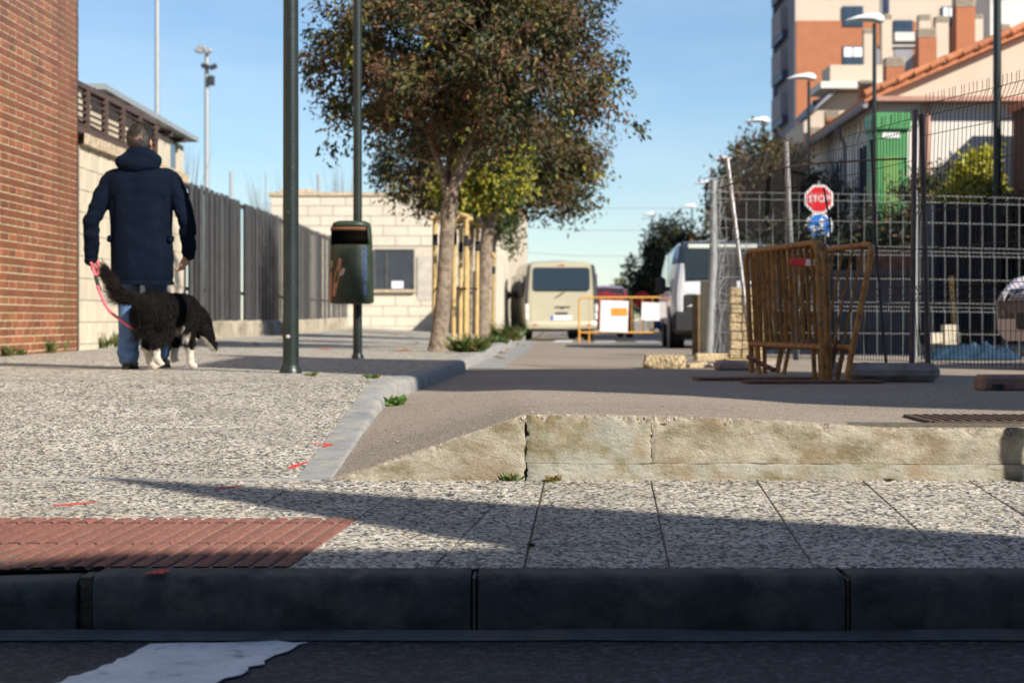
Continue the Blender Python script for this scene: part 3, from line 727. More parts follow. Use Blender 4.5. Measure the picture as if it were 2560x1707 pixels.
# body: flattened D section, slightly tapered, hooded top with an opening to the front
def ring(w, dd, z, n=28, sq=2.6, lean=0):
    out = []
    for k in range(n):
        a = 2*math.pi*k/n; c, s = math.cos(a), math.sin(a)
        out.append((math.copysign(abs(c)**(2/sq), c)*w, math.copysign(abs(s)**(2/sq), s)*dd+lean, z))
    return out
P = [ring(w, dd, z) for w, dd, z in ((.150, .115, -.012), (.187, .145, .0), (.192, .15, .02), (.186, .147, .25), (.178, .142, .495))]
m = MB(); m.grid([r+[r[0]] for r in P]); m.f.append(tuple(range(27, -1, -1))); m.m.append(0)
P2 = [ring(w*.93, dd*.93, z) for w, dd, z in ((.178, .142, .495), (.186, .147, .2))]
m.grid([r+[r[0]] for r in (P[-1], P2[0], P2[1])]); m.build('body', M['bin'], bn, smooth=40)
P = []
for w, dd, z, cut in ((.178, .142, .495, 1), (.176, .141, .56, 1), (.172, .138, .62, 1), (.168, .135, .652, 0), (.155, .125, .685, 0), (.12, .10, .700, 0), (.0, .0, .705, 0)): P.append(ring(w, dd, z))
m = MB(); n = 28; o_ = len(m.v)
for r in P: m.v += r
for i in range(len(P)-1):
    for k in range(n):
        a = 360*(k+.5)/n
        if i < 3 and 190 < a < 338: continue       # the mouth, facing the street corner
        m.f.append((i*n+k, i*n+(k+1) % n, (i+1)*n+(k+1) % n, (i+1)*n+k)); m.m.append(0)
hood = m.build('hood', M['bin'], bn, smooth=45); sol = hood.modifiers.new('t', 'SOLIDIFY'); sol.thickness = .008
m = MB(); m.grid([[(x*1.01, y*1.01, z) for x, y, z in (ring(.176, .14, zz)[15:26])] for zz in (.615, .645)]); o2 = m.build('mouth_rim', mat('rust', (.13, .05, .025), .8), bn, smooth=60); o2.modifiers.new('t', 'SOLIDIFY').thickness = .012
patch = mat('peeled pale patch', (.46, .22, .13), .8, .2, 20)
def on_bin(a, z):
    w, dd = lerp(.192, .178, z/.5), lerp(.15, .142, z/.5); c, s = math.cos(R(a)), math.sin(R(a)); return Vector((math.copysign(abs(c)**(2/2.6), c)*w*1.012, math.copysign(abs(s)**(2/2.6), s)*dd*1.012, z))
def sticker(pts, name, mm):
    m = MB(); m.v = [tuple(on_bin(a, z)) for a, z in pts]; m.f = [tuple(range(len(pts)))]; m.m = [0]
    o = m.build(name, mm, bn); o.modifiers.new('t', 'SOLIDIFY').thickness = .003
for q in ([(228, .05), (240, .06), (247, .16), (231, .16)], [(231, .16), (247, .16), (254, .27), (238, .27)], [(241, .27), (254, .27), (258, .37), (249, .38)], [(205, .0), (222, .0), (223, .14), (208, .14)], [(208, .14), (223, .14), (221, .26), (211, .26)], [(212, .30), (222, .30), (222, .36), (212, .36)]): sticker(q, 'peeled_patch', patch)
sticker([(252, .225), (262, .24), (266, .285), (261, .30), (254, .26)], 'pale_spot', mat('pale spot', (.6, .45, .38), .8))
blue = mat('blue scrawl', (.02, .04, .13), .6, .5, 60, (.05, .11, .25), (.5, .6))
for q in ([(306, .06), (318, .06), (318, .16), (306, .16)], [(305, .17), (309, .17), (308, .45), (303, .45)], [(312, .18), (320, .18), (322, .48), (314, .48)]): sticker(q, 'blue_scrawl', blue)
m = MB(); m.box((.0, .125, .3), (.1, .05, .06)); m.box((.0, .125, .5), (.1, .05, .04)); m.build('strap', M['iron'], bn)

# --- tall masts far to the left
def mast(u, vb, d, vt, r, lab, lights=None):
    zb = .4; t = thing('mast', lab, 'mast', (X(u, d), d, zb)); h = Z(vt, d)-zb
    m = MB(); m.tube([(0, 0, 0), (0, 0, h)], [r, r*.7], 8); m.build('shaft', M['galv'], t, smooth=60)
    return t, h
mast(393, 300, 75, -260, .12, 'tall thin grey mast above the pavilion roof')
t, h = mast(517, 465, 80, 125, .14, 'tall floodlight mast with clustered lamps on its head')
for dx, dz, a in ((-.35, -.1, 20), (.1, -.12, -15), (-.05, -1.05, 10), (.35, -1.1, -25), (-.2, .1, 0)):
    m = MB(); m.box((dx*.9, -.2, h+dz*.7), (.34, .25, .2), Matrix.Rotation(R(a), 3, 'Y'), .05); m.build('floodlight', M['darkmetal'] if dz < -1 else M['galv'], t)
m = MB(); m.box((.2, -.1, h-1.35), (.3, .3, .42), None, .04); m.build('control_box', M['darkmetal'], t)
m = MB(); m.bar((-.35, 0, h-.1), (.2, 0, h-.1), .06, .06); m.bar((-.1, 0, h-.75), (.35, 0, h-.75), .06, .06); m.build('crossarm', M['galv'], t)
mast(578, 480, 90, 430, .12, 'short grey mast poking above the metal fence')
mast(797, 478, 90, 437, .12, 'short grey mast poking above the pale block building')
mast(1262, 800, 78, 600, .10, 'thin dark pole rising left of the beige van')
# ================================================================== TREES AND PLANTS
M['leafdark'] = leafmat('dark glossy privet leaf', (.026, .040, .013), .55)
M['leafolive'] = leafmat('olive leaf', (.12, .115, .032), .6)
M['leafbrown'] = leafmat('brown berry cluster', (.13, .070, .042), .8)
M['leafrust'] = leafmat('dry rust leaf', (.19, .10, .042), .7)
M['leafyellow'] = leafmat('yellow green leaf', (.30, .28, .030), .55)
M['leafgreen'] = leafmat('fresh green leaf', (.06, .12, .02), .5)
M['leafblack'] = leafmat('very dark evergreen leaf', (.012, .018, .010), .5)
def leaf(mb, p, d, L, w, rnd, mi):
    d = d.normalized(); x = d.orthogonal().normalized(); x = Matrix.Rotation(rnd.random()*6.28, 3, d) @ x
    n = x.cross(d)*(L*.12)
    mb.add([p, p+d*(L*.45)+x*w/2+n, p+d*L, p+d*(L*.45)-x*w/2+n], [(0, 1, 2, 3)], mi)
def crown(blobs, nclump, per, size, mats_w, seed, leafL=.085, leafW=.036, clump=.24, droop=.5, shell=.35, berry=None, gaps=-.22, gf=1.3):
    rnd = random.Random(seed); mb = MB(); tot = sum(b[1][0]*b[1][1]*b[1][2] for b in blobs); centers = []
    for c, r in blobs:
        k = max(3, int(nclump*(r[0]*r[1]*r[2])/tot))
        for i in range(k):
            v = Vector((rnd.gauss(0, 1), rnd.gauss(0, 1), rnd.gauss(0, 1))).normalized(); q = shell+(1-shell)*rnd.random()**.5
            p = Vector(c)+Vector((v.x*r[0], v.y*r[1], v.z*r[2]))*q
            if noise.noise(p*gf+Vector((seed, 0, 0))) < gaps: continue
            centers.append((p, v))
            isb = berry is not None and rnd.random() < berry
            cs = clump*rnd.uniform(.6, 1.3)
            base = rnd.choices(range(len(mats_w)), mats_w)[0]
            for j in range(int(per*rnd.uniform(.6, 1.3))):
                e = Vector((rnd.gauss(0, .5), rnd.gauss(0, .5), rnd.gauss(0, .42)))*cs
                if e.length > cs: e *= cs/e.length
                d = Vector((rnd.gauss(0, 1), rnd.gauss(0, 1), rnd.gauss(0, 1)-droop*1.4))+v*.6
                s = rnd.uniform(.55, 1.4)
                if isb: leaf(mb, p+e*.7, d, leafL*.42*s, leafW*.75*s, rnd, 2 if rnd.random() < .8 else 3)
                else:
                    mi = base if rnd.random() < .55 else rnd.choices(range(len(mats_w)), mats_w)[0]
                    leaf(mb, p+e, d, leafL*s, leafW*s, rnd, mi)
    return mb, centers
def grow(name, lab, base, trunk, limbs, blobs, nclump, per, mats_, wts, seed, cat='tree', group=None, **kw):
    """trunk: list of (point, radius); limbs: list of lists of (point, radius), all in place coordinates"""
    t = thing(name, lab, cat, base, 0, group)
    if trunk:
        m = MB(); pts = [Vector(p) for p, r in trunk]; rr = [r for p, r in trunk]
        # smooth path with slight wobble
        P, Q = [], []
        for i in range(len(pts)-1):
            for k in range(5):
                s = k/5; P.append(pts[i].lerp(pts[i+1], s)+Vector((.008*noise.noise((i, s*3, seed)), 0, 0))); Q.append(lerp(rr[i], rr[i+1], s)*(1+.06*noise.noise((i*2+s*4, seed, 0))))
        P.append(pts[-1]); Q.append(rr[-1]); m.tube(P, Q, 12); m.build('trunk', M['bark'], t, smooth=70, world=True)
    for lb in limbs:
        m = MB(); m.tube([p for p, r in lb], [r for p, r in lb], 7); m.build('limb', M['bark'], t, smooth=70, world=True)
    mb, cen = crown(blobs, nclump, per, 1, wts, seed, **kw)
    mb.build('crown', mats_, t, world=True)
    rnd = random.Random(seed+1); tw = MB(); roots = [l[-1][0] for l in limbs] or ([trunk[-1][0]] if trunk else [])
    if roots:
        for p, v in rnd.sample(cen, min(len(cen), 260)):
            r0 = min(roots, key=lambda q: (Vector(q)-p).length); r0 = Vector(r0); mid = r0.lerp(p, .5)+Vector((rnd.gauss(0, .1), rnd.gauss(0, .1), .12))
            tw.tube([r0, mid, p], [.016, .009, .003], 4, False)
        o = tw.build('twigs', M['bark'], t, world=True); o['kind'] = 'stuff'
    return t
PRIV = [M['leafdark'], M['leafolive'], M['leafbrown'], M['leafrust'], M['leafyellow']]; PW = [.52, .22, .10, .13, .03]
D1 = 20.7
def B(u, v, d, r, rz=None, ry=None): return (tuple(W(u, v, d)), (r, ry or r, rz or r*.85))
f = W(1128, 480, D1)
grow('privet_tree', 'large street tree with brownish berried crown and forked leaning trunk', W(1093, 877, D1),
     [(W(1093, 882, D1), .125), (W(1098, 850, D1), .105), (W(1108, 740, D1), .088), (W(1114, 640, D1), .083), (W(1120, 550, D1), .086), (W(1126, 505, D1), .10)],
     [[(W(1126, 512, D1), .075), (W(1138, 450, D1), .06), (W(1162, 380, D1), .05), (W(1190, 320, D1-.2), .04), (W(1230, 200, D1-.3), .025)],
      [(W(1122, 512, D1), .05), (W(1108, 440, D1), .042), (W(1085, 370, D1), .036), (W(1040, 260, D1), .028), (W(960, 190, D1), .018)],
      [(W(1140, 470, D1), .04), (W(1185, 380, D1+.1), .034), (W(1198, 330, D1+.1), .03), (W(1290, 240, D1), .02), (W(1420, 180, D1), .012)],
      [(W(1126, 500, D1), .045), (W(1120, 420, D1+.2), .036), (W(1128, 330, D1+.2), .03), (W(1110, 150, D1+.1), .02)],
      [(W(1104, 430, D1), .02), (W(1060, 400, D1), .016), (W(1000, 390, D1), .010)]],
     [B(1150, 130, D1, 1.45, 1.15), B(930, 180, D1-.2, .72, .75), B(830, 190, D1-.1, .40, .50), B(1390, 170, D1, .85, .85), B(1230, 300, D1, .85, .50), B(1000, 60, D1+.2, .95, .7), B(1340, 0, D1+.1, 1.0, .7), B(1150, -120, D1, 1.4, .9),
      B(1500, 240, D1-.1, .45, .42), B(1050, 300, D1, .62, .36), B(850, 320, D1, .22, .28), B(1560, 290, D1-.2, .22, .22), B(1270, 130, D1-.9, .9, .8), B(1050, 130, D1-.8, .8, .7), B(900, 310, D1-.1, .28, .25)],
     1750, 58, PRIV, PW, 3, leafL=.080, leafW=.033, clump=.21, berry=.30, gaps=-.06, gf=1.7)
D2 = 31.0
grow('privet_tree', 'second brownish street tree further along the kerb behind the staked saplings', W(1205, 862, D2),
     [(W(1207, 866, D2), .13), (W(1208, 760, D2), .12), (W(1212, 640, D2), .115), (W(1220, 570, D2), .11)],
     [[(W(1222, 580, D2), .08), (W(1250, 500, D2), .06), (W(1330, 420, D2), .03)], [(W(1216, 580, D2), .07), (W(1180, 500, D2), .05), (W(1060, 440, D2), .03)], [(W(1220, 575, D2), .07), (W(1230, 470, D2), .05), (W(1240, 380, D2), .03)]],
     [B(1240, 390, D2, 1.55, .75), B(1380, 400, D2, .75, .62), B(1080, 420, D2, .95, .60), B(990, 420, D2, .42, .42), B(1330, 470, D2, .8, .42), B(1440, 400, D2-.3, .4, .35), B(1200, 250, D2, 1.6, .9), B(1040, 480, D2, .5, .33), B(1470, 420, D2, .25, .28), B(1400, 480, D2, .3, .3), B(1330, 510, D2, .35, .22), B(1120, 500, D2, .55, .3), B(1440, 460, D2, .6, .5), B(1460, 370, D2, .55, .5), B(1380, 520, D2, .4, .28)],
     1300, 50, PRIV, [.36, .26, .16, .18, .04], 5, leafL=.09, leafW=.040, clump=.30, berry=.30, gaps=-.12, gf=1.5)
D3 = 25.5
grow('young_tree', 'young staked tree with yellow green leaves behind the large trunk', W(1172, 866, D3),
     [(W(1172, 868, D3), .05), (W(1174, 700, D3), .045), (W(1180, 560, D3), .04)], [[(W(1180, 560, D3), .03), (W(1200, 470, D3), .02), (W(1230, 400, D3), .012)]],
     [B(1200, 450, D3-.5, .52, .42), B(1250, 400, D3-.4, .40, .35), B(1160, 490, D3-.5, .35, .3), B(1270, 470, D3-.4, .3, .28), B(1200, 360, D3-.4, .28, .25)],
     330, 46, [M['leafyellow'], M['leafgreen'], M['leafolive']], [.62, .22, .16], 9, leafL=.085, leafW=.034, clump=.2, droop=.2)
D4 = 40
grow('young_tree', 'small green staked tree just left of the beige van', W(1230, 845, D4),
     [(W(1232, 850, D4), .05), (W(1236, 600, D4), .04)], [],
     [B(1262, 570, D4, .45, .38), B(1240, 530, D4, .5, .4), B(1275, 600, D4, .2, .22)], 110, 40, [M['leafgreen'], M['leafdark'], M['leafolive']], [.4, .35, .25], 12, leafL=.11, leafW=.05, clump=.28)

def stakes(lab, d, posts, top, tie, base_v):
    b = W(posts[0][0], base_v, d); t = thing('tree_stakes', lab, 'tree stakes', b, 0, 'wooden tree stakes along the kerb')
    for u, dd in posts:
        m = MB(); p = W(u, base_v, dd); q = Vector((p.x+.015, p.y, Z(top, d))); m.tube([p-Vector((0, 0, .04)), q], .031, 8); m.build('stake', M['wood'], t, smooth=60, world=True)
    zt = Z(top, d)-.02
    pp = [Vector((X(u, dd)+.015, dd, zt)) for u, dd in posts]
    for i in range(len(pp)):
        a, c = pp[i], pp[(i+1) % len(pp)]; m = MB(); e = (c-a).normalized()*.08; m.tube([a-e+Vector((0, 0, .01+.035*(i % 2))), c+e+Vector((0, 0, .01+.035*(i % 2)))], .032, 8); m.build('cross_rail', M['wood'], t, smooth=60, world=True)
    for i, (u, dd) in enumerate(posts):
        m = MB(); m.tube([Vector((X(u, dd)+.013, dd, zt-.34)), Vector((X(u, dd)+.013, dd, zt-.2))], .034, 8); m.build('rubber_sleeve', M['blackrub'], t, smooth=60, world=True)
    m = MB(); zc = Z(tie, d)
    for i in range(len(pp)): a, c = pp[i], pp[(i+1) % len(pp)]; m.tube([(a.x, a.y, zc), (c.x, c.y, zc)], .012, 5)
    m.build('tie_band', M['blackrub'], t, world=True)
stakes('front set of yellow stakes directly behind the leaning trunk', 23.0, [(1085, 23.3), (1133, 22.7), (1163, 23.5)], 540, 720, 868)
stakes('middle set of yellow stakes round the young yellow tree', 25.5, [(1150, 25.9), (1166, 25.0), (1191, 25.5)], 563, 722, 862)
stakes('far set of thin yellow stakes beside the cream boundary wall', 36.0, [(1214, 36.2), (1232, 35.6), (1222, 36.6)], 640, 720, 850)

# --- weeds
def tuft(p, h, n, lab, seed, mats_=None, spread=.5, wide=.012):
    rnd = random.Random(seed); mb = MB(); p = Vector(p)
    t = thing('weed', lab, 'weed', p, 0, 'weeds in the joints')
    for i in range(n):
        a = rnd.random()*6.28; d = Vector((math.cos(a)*spread, math.sin(a)*spread, rnd.uniform(.4, 1.2))); L = h*rnd.uniform(.4, 1)
        q = Vector((rnd.gauss(0, h*.25), rnd.gauss(0, h*.12), 0)); leaf(mb, q, d, L, wide*rnd.uniform(.6, 1.6), rnd, rnd.randrange(2))
    mb.build('leaves', mats_ or [M['leafgreen'], M['leafolive']], t)
tuft((W(1172, 880, 20.2).x, 20.2, .49), .30, 240, 'bushy weed at the kerb right of the leaning trunk', 1, spread=.9, wide=.03)
tuft((X(1262, 34), 34, .45), .55, 200, 'straggly weeds on the kerb left of the beige van', 2, spread=.9, wide=.04)
tuft((X(1240, 29), 29, .46), .28, 140, 'low weeds at the kerb between the stakes', 3, spread=.9, wide=.03)
for u, y, h, lab in ((150, 19.0, .2, 'weed at the foot of the brick wall near its corner'), (242, 21.3, .28, 'weed beside the post shadow on the cream wall'), (295, 22.0, .26, 'weed at the cream wall left of the jeans'), (8, 17.45, .12, 'small weed at the brick wall foot at the left edge'), (40, 17.9, .1, 'flat weed at the brick wall foot')):
    x = xw(y)+.05; tuft((x, y, zside(x, y)), h, 60, lab, int(u), spread=.5, wide=.02)
def pt(u, v, f): x, y = f(u, v); return x, y
tuft((-.655, 10.1, zroad(-.65, 10.1)), .10, 22, 'leafy weed growing from the slate kerb foot', 31, [M['leafgreen'], M['leafgreen']], 1.3, .035)
tuft((-.01, YS-.03, zp(YS)), .05, 30, 'weed at the crack in the concrete step', 32, None, 1.0, .012)
tuft((.16, YS-.03, zp(YS)), .045, 26, 'dry weed at the step foot right of the crack', 33, [M['leafrust'], M['leafolive']], 1.2, .012)
tuft((.142, YS-.06, zp(YS-.06)), .03, 22, 'tiny bright weed in the tile joint below the step', 34, [M['leafgreen'], M['leafyellow']], 1.2, .012)
tuft((.055, 5.42, zp(5.42)), .022, 16, 'moss speck in the tile joint crossing the shadow', 35, [M['leafgreen'], M['leafyellow']], 1.2, .010)
tuft((-.86, 11.3, .487), .06, 26, 'weed on the pavement edge by the kerb bend', 36, None, 1.5, .02)
tuft((-1.28, 11.7, .488), .06, 20, 'small weed between the lamp column and the kerb', 37, None, 1.5, .02)
tuft((1.42, YS-.02, zp(YS)), .022, 50, 'dusty grass fringe along the right of the step foot', 38, [M['leafolive'], M['leafrust']], 2.0, .006)
# --- fallen leaves
rnd = random.Random(77); lm = MB()
lm.add([(-.05, 0, .004), (0, -.028, .012), (.06, 0, .006), (0, .03, .016)], [(0, 1, 2, 3)]); lmesh = lm.mesh('fallen_leaf', leafmat('dry orange leaf', (.38, .14, .05), .7))
spots = [(640, 868), (812, 877), (1010, 880), (1290, 855), (1040, 860), (990, 842), (930, 842), (590, 846), (676, 832), (1250, 880), (1248, 895), (1310, 858), (1270, 870)]
for i, (u, v) in enumerate(spots):
    d = 4600*.352/(v-800); x = X(u, d); onr = x > xk(d)
    z = zroad(x, d)+.008 if onr else zside(x, d)+.003
    if onr: d = 4600*.44/(v-800); x = X(u, d); z = zroad(x, d)+.009
    o = link('fallen_leaf', lmesh, None, (x, d, z)); o.rotation_euler = (rnd.uniform(-.3, .3), rnd.uniform(-.2, .2), rnd.random()*6); s = rnd.uniform(1.1, 2.0); o.scale = (s, s, s)
    tag(o, 'dry orange leaf fallen on the left pavement or its gutter', 'leaf', 'fallen leaves on the left pavement')
# ================================================================== MAN AND DOG
M['skin'] = mat('skin', (.42, .22, .145), .55, .1, 12)
M['hair'] = mat('dark greying hair', (.012, .010, .009), .6, .4, 40)
M['hairgrey'] = mat('grey hair', (.075, .066, .058), .6, .3, 40)
M['coat'] = mat('navy parka cloth', (.0037, .0072, .0165), .85, .25, 9, spec=.06, bump=.25, bs=22, bd=.01)
M['jeans'] = mat('blue denim', (.085, .165, .34), .85, .25, 8, (.05, .10, .23), (.5, .7), .3, 40)
M['shoe'] = mat('dark brown leather', (.022, .013, .010), .45, .2, 20)
MS = 349.0; DM = 13.18; MZ = .494
man = thing('person', 'person in a navy parka and blue jeans walking away with a dog on a lead', 'person', (X(350, DM), DM, MZ))
def mp(u, v, y=0): return Vector(((u-350)/MS, y, (923-v)/MS))
# body: one continuous skin surface (head, neck, trunk, arms, hands, legs)
b = MB()
hc = Vector((.002, .03, 1.635)); hr = Matrix.Rotation(R(-22), 3, 'Z')
def hd(x, y, z): return hc+hr @ Vector((x, y, z))*1.12
b.ell(hd(0, -.008, .015), (.083, .105, .110), hr, 16); b.ell(hd(0, .035, -.055), (.052, .056, .060), hr, 14); b.ell(hd(0, .03, -.02), (.062, .07, .085), hr, 14)
b.cap(hd(0, .098, .002), .009, hd(0, .112, -.03), .014, 8)                     # nose
b.ell(hd(0, .085, -.065), (.024, .012, .010), hr, 8)                           # mouth
for s in (-1, 1):
    b.ell(hd(s*.076, -.005, -.015), (.010, .021, .032), hr @ Matrix.Rotation(R(s*20), 3, 'Z'), 10); b.ell(hd(s*.030, .078, .006), (.018, .012, .011), hr, 8); b.ell(hd(s*.03, .083, .025), (.022, .01, .007), hr, 8)
b.chain([(.0, -.005, 1.30), (.0, .005, 1.46), (.0, .02, 1.56)], [.07, .056, .052])
b.chain([(0, 0, .92), (0, 0, 1.12), (0, 0, 1.34)], [.13, .12, .13]); b.cap((-.15, 0, 1.37), .05, (.17, 0, 1.37), .05)
LA = [Vector((-.195, -.005, 1.375)), Vector((-.325, -.04, 1.06)), Vector((-.352, .045, .785))]
RA = [Vector((.215, -.005, 1.375)), Vector((.335, -.05, 1.06)), Vector((.338, .02, .825))]
for A in (LA, RA): b.chain(A, [.05, .04, .028])
def hand(palm, dirv, side, curl, thumbdir):
    """palm at the wrist end, dirv: towards the fingers, side: across the knuckles"""
    d = dirv.normalized(); sv = (side-d*side.dot(d)).normalized(); nrm = d.cross(sv)
    b.cap(palm, .026, palm+d*.05, .028, 10); 
    for k, (o, L) in enumerate(((-.030, .062), (-.010, .072), (.011, .068), (.030, .054))):
        p = palm+d*.075+sv*o; q = p+(d*.75+curl*.65)*L*.5; r_ = q+(d*.1+curl*1.0)*L*.42; e = r_+(curl*.7-d*.75)*L*.30
        b.chain([p-d*.02, p, q, r_, e], [.0100, .0098, .0092, .0085, .0075], 8)
    p = palm+d*.018-sv*.028; b.chain([p, p-sv*.018+thumbdir*.022, p-sv*.012+thumbdir*.05, p+thumbdir*.07+d*.01], [.013, .0115, .010, .0085], 8)
hand(LA[2]+Vector((.008, .01, -.015)), Vector((.10, .1, -1)), Vector((-.3, 1, 0)), Vector((.85, .2, 0)), Vector((.5, -.2, -.8)))
hand(RA[2]+Vector((-.008, .0, -.012)), Vector((-.22, .05, -1)), Vector((0.15, 1, 0)), Vector((-.8, -.3, -.1)), Vector((-.45, -.35, -.8)))
LL = [Vector((-.085, 0, .88)), Vector((-.083, .01, .50)), Vector((-.079, -.03, .09)), Vector((-.079, .07, .03))]
RL = [Vector((.085, .02, .88)), Vector((.088, .17, .50)), Vector((.085, .33, .10)), Vector((.087, .43, .03))]
for A in (LL, RL): b.chain(A, [.082, .052, .036, .028])
body = b.build('body', M['skin'], man); remesh(body, .0062, 3, .5); bake(body)
# coat
def oring(w, dd, z, cx=0, cy=0, n=28, e=2.5):
    out = []
    for k in range(n):
        a = 2*math.pi*k/n; c, s = math.cos(a), math.sin(a)
        out.append((cx+math.copysign(abs(c)**(2/e), c)*w, cy+math.copysign(abs(s)**(2/e), s)*dd, z))
    return out
def loft(mb, rings, cap=True):
    mb.grid([r+[r[0]] for r in rings]); 
    if cap: mb.add(rings[0], [tuple(range(len(rings[0])-1, -1, -1))]); mb.add(rings[-1], [tuple(range(len(rings[-1])))])
c = MB()
P = [oring(w, dd, z, cx, cy) for w, dd, z, cx, cy in ((.215, .150, .612, .012, .02), (.222, .157, .66, .012, .02), (.224, .158, .80, .012, .01), (.216, .152, 1.0, .010, 0), (.224, .15, 1.15, .010, 0), (.238, .148, 1.28, .010, -.005), (.240, .135, 1.36, .010, -.005), (.19, .11, 1.42, .008, 0), (.10, .08, 1.465, .004, .0))]
cc = MB(); bm_ = []
loft(c, P)
for A, s in ((LA, -1), (RA, 1)):
    sh, el, wr = A; o_ = Vector((s*.012, 0, 0))
    c.chain([sh+Vector((-s*.03, 0, -.01)), sh+o_+Vector((0, 0, -.03)), el.lerp(sh, .4)+o_, el+o_, el.lerp(wr, .45)+o_, wr+o_*.6], [.078, .076, .068, .062, .058, .050], 16)
    for t, rr in ((.25, .064), (.55, .061), (.85, .056)):                         # padded folds above the cuff
        q = el.lerp(wr, t)+o_*.9; c.ell(q, (rr, rr, .03), n=14)
    for t, rr in ((.45, .073), (.75, .068)):
        q = sh.lerp(el, t)+o_; c.ell(q, (rr, rr, .035), n=14)
coat = c.build('coat', M['coat'], man); remesh(coat, .011, 5, .5); m = bake(coat)
for v in m.vertices:
    p = v.co; arm = sstep(.235, .29, abs(p.x-.01)); n_ = v.normal.copy()
    h = arm*(.012*noise.noise((p.x*7+p.z*6, p.y*6, p.z*20))+.006*noise.noise((p.x*14, p.y*14, p.z*46)))+(1-arm)*.006*noise.noise((p.x*7, p.y*4, p.z*2.2))+.003*noise.noise(p*22)
    # crease lines fanning from the armpits, side vents
    h -= .010*math.exp(-((abs(p.x-.01)-.172-.03*sstep(1.3, .7, p.z))/.012)**2)*(1 if p.z < 1.22 and p.y < 0 else 0)
    v.co = p+n_*h
for pl in m.polygons: pl.use_smooth = True
# cuffs of the wrist openings and hem cord
m = MB(); m.grid([r+[r[0]] for r in (oring(.2155, .1505, .606, .012, .02), oring(.2235, .158, .603, .012, .02), oring(.225, .1595, .622, .012, .02), oring(.2225, .157, .63, .012, .02))]); m.build('hem', M['coat'], coat, smooth=60)
h = MB()
h.ell((-.010, -.060, 1.462), (.160, .090, .078), Matrix.Rotation(R(6), 3, 'Y'), 20); h.ell((.0, -.02, 1.535), (.112, .085, .062), None, 20); h.ell((-.085, -.03, 1.475), (.085, .085, .07), None, 14); h.ell((.085, -.03, 1.485), (.08, .085, .065), None, 14); h.ell((0, .05, 1.49), (.11, .08, .06), None, 14)
ho = h.build('hood', M['coat'], coat); remesh(ho, .009, 5); m = bake(ho)
for v in m.vertices:
    p = v.co; v.co = p+v.normal*(.006*noise.noise((p.x*9, p.y*9, p.z*26))-.007*math.exp(-((p.z-1.515-.10*abs(p.x))/.008)**2)*(1 if p.y < -.03 else 0))
for pl in m.polygons: pl.use_smooth = True
for x, z in ((-.204, .93), (.226, .93)):
    m = MB(); m.box((x, -.03, z), (.03, .12, .05), Matrix.Rotation(R(8), 3, 'Y'), .01); m.build('pocket_flap', M['coat'], coat)
# trousers
t_ = MB()
t_.chain([LL[0]+Vector((0, 0, -.02)), LL[1], Vector((-.080, -.015, .26)), Vector((-.079, -.028, .10))], [.098, .078, .073, .078], 16)
t_.chain([RL[0]+Vector((0, 0, -.02)), RL[1], Vector((.088, .25, .28)), Vector((.086, .325, .12))], [.098, .078, .070, .074], 16)
t_.ell((0, .01, .88), (.17, .125, .11))
tr = t_.build('trousers', M['jeans'], man); remesh(tr, .010, 4); m = bake(tr)
for v in m.vertices:
    p = v.co; k = 1+1.6*sstep(.32, .12, p.z)
    v.co = p+v.normal*(.006*k*noise.noise((p.x*9, p.y*9, p.z*20))+.002*noise.noise(p*30))
for pl in m.polygons: pl.use_smooth = True
for A, rz in ((LL, 0), (RL, 0)):
    a = A[2]; s = MB(); x, y = a.x, a.y
    s.cap((x, y-.01, .045), .048, (x, y+.10, .042), .044, 14); s.ell((x, y+.15, .035), (.044, .075, .033), n=14); s.cap((x, y-.005, .05), .045, (x, y, .11), .045, 12)
    so = s.build('shoe', M['shoe'], man); remesh(so, .008, 3); bake(so)
    k = MB(); k.grid([r+[r[0]] for r in (oring(.048, .145, .0, x, y+.08, 24, 2.2), oring(.052, .15, .004, x, y+.08, 24, 2.2), oring(.052, .15, .018, x, y+.08, 24, 2.2), oring(.046, .143, .022, x, y+.08, 24, 2.2))]); k.add(oring(.048, .145, .0, x, y+.08, 24, 2.2), [tuple(range(23, -1, -1))]); k.build('sole', M['blackrub'], so, smooth=50)
# hair: thin close cap plus strands combed down, with a sparse patch at the crown
rnd = random.Random(4); hb = MB()
P = []
for i in range(9):
    el_ = R(lerp(90, -34, i/8)); row = []
    for k in range(25):
        a = R(180+lerp(-118, 118, k/24)-90); row.append(hd(math.cos(a)*.0765*math.cos(el_), math.sin(a)*.0965*math.cos(el_)-.008, .0995*math.sin(el_)+.016))
    P.append(row)
hb.grid(P); hb.build('hair', [M['hair']], man, smooth=180)
hs = MB()
for i in range(3400):
    a = R(rnd.uniform(-125, 125)-90); el_ = math.asin(rnd.uniform(-.55, 1)); z = math.sin(el_)
    side_k = abs(math.degrees(a)+90)
    if z < -.15 and side_k > 100: continue
    if abs(z-(.22+.18*math.sin(a*1.5+.6))) < .10 and side_k < 48 and rnd.random() < .86: continue           # thinning patch
    p = hd(math.cos(a)*.0775*math.cos(el_), math.sin(a)*.0975*math.cos(el_)-.008, .1005*z+.016); n_ = (p-hd(0, -.008, .016)).normalized()
    d = Vector((rnd.gauss(.15, .3), rnd.gauss(-.1, .3), -1)); d = (d-n_*d.dot(n_)).normalized(); L = rnd.uniform(.02, .045)
    w = n_.cross(d)*.0011; q = p+d*L*.5+n_*.005; e = p+d*L+n_*.002
    hs.add([p-w, p+w, q+w, q-w, e], [(0, 1, 2, 3), (3, 2, 4)], 1 if rnd.random() < (.55 if z < .15 else .22) else 0)
o = hs.build('hair_strands', [M['hair'], M['hairgrey']], man); o['kind'] = 'stuff'
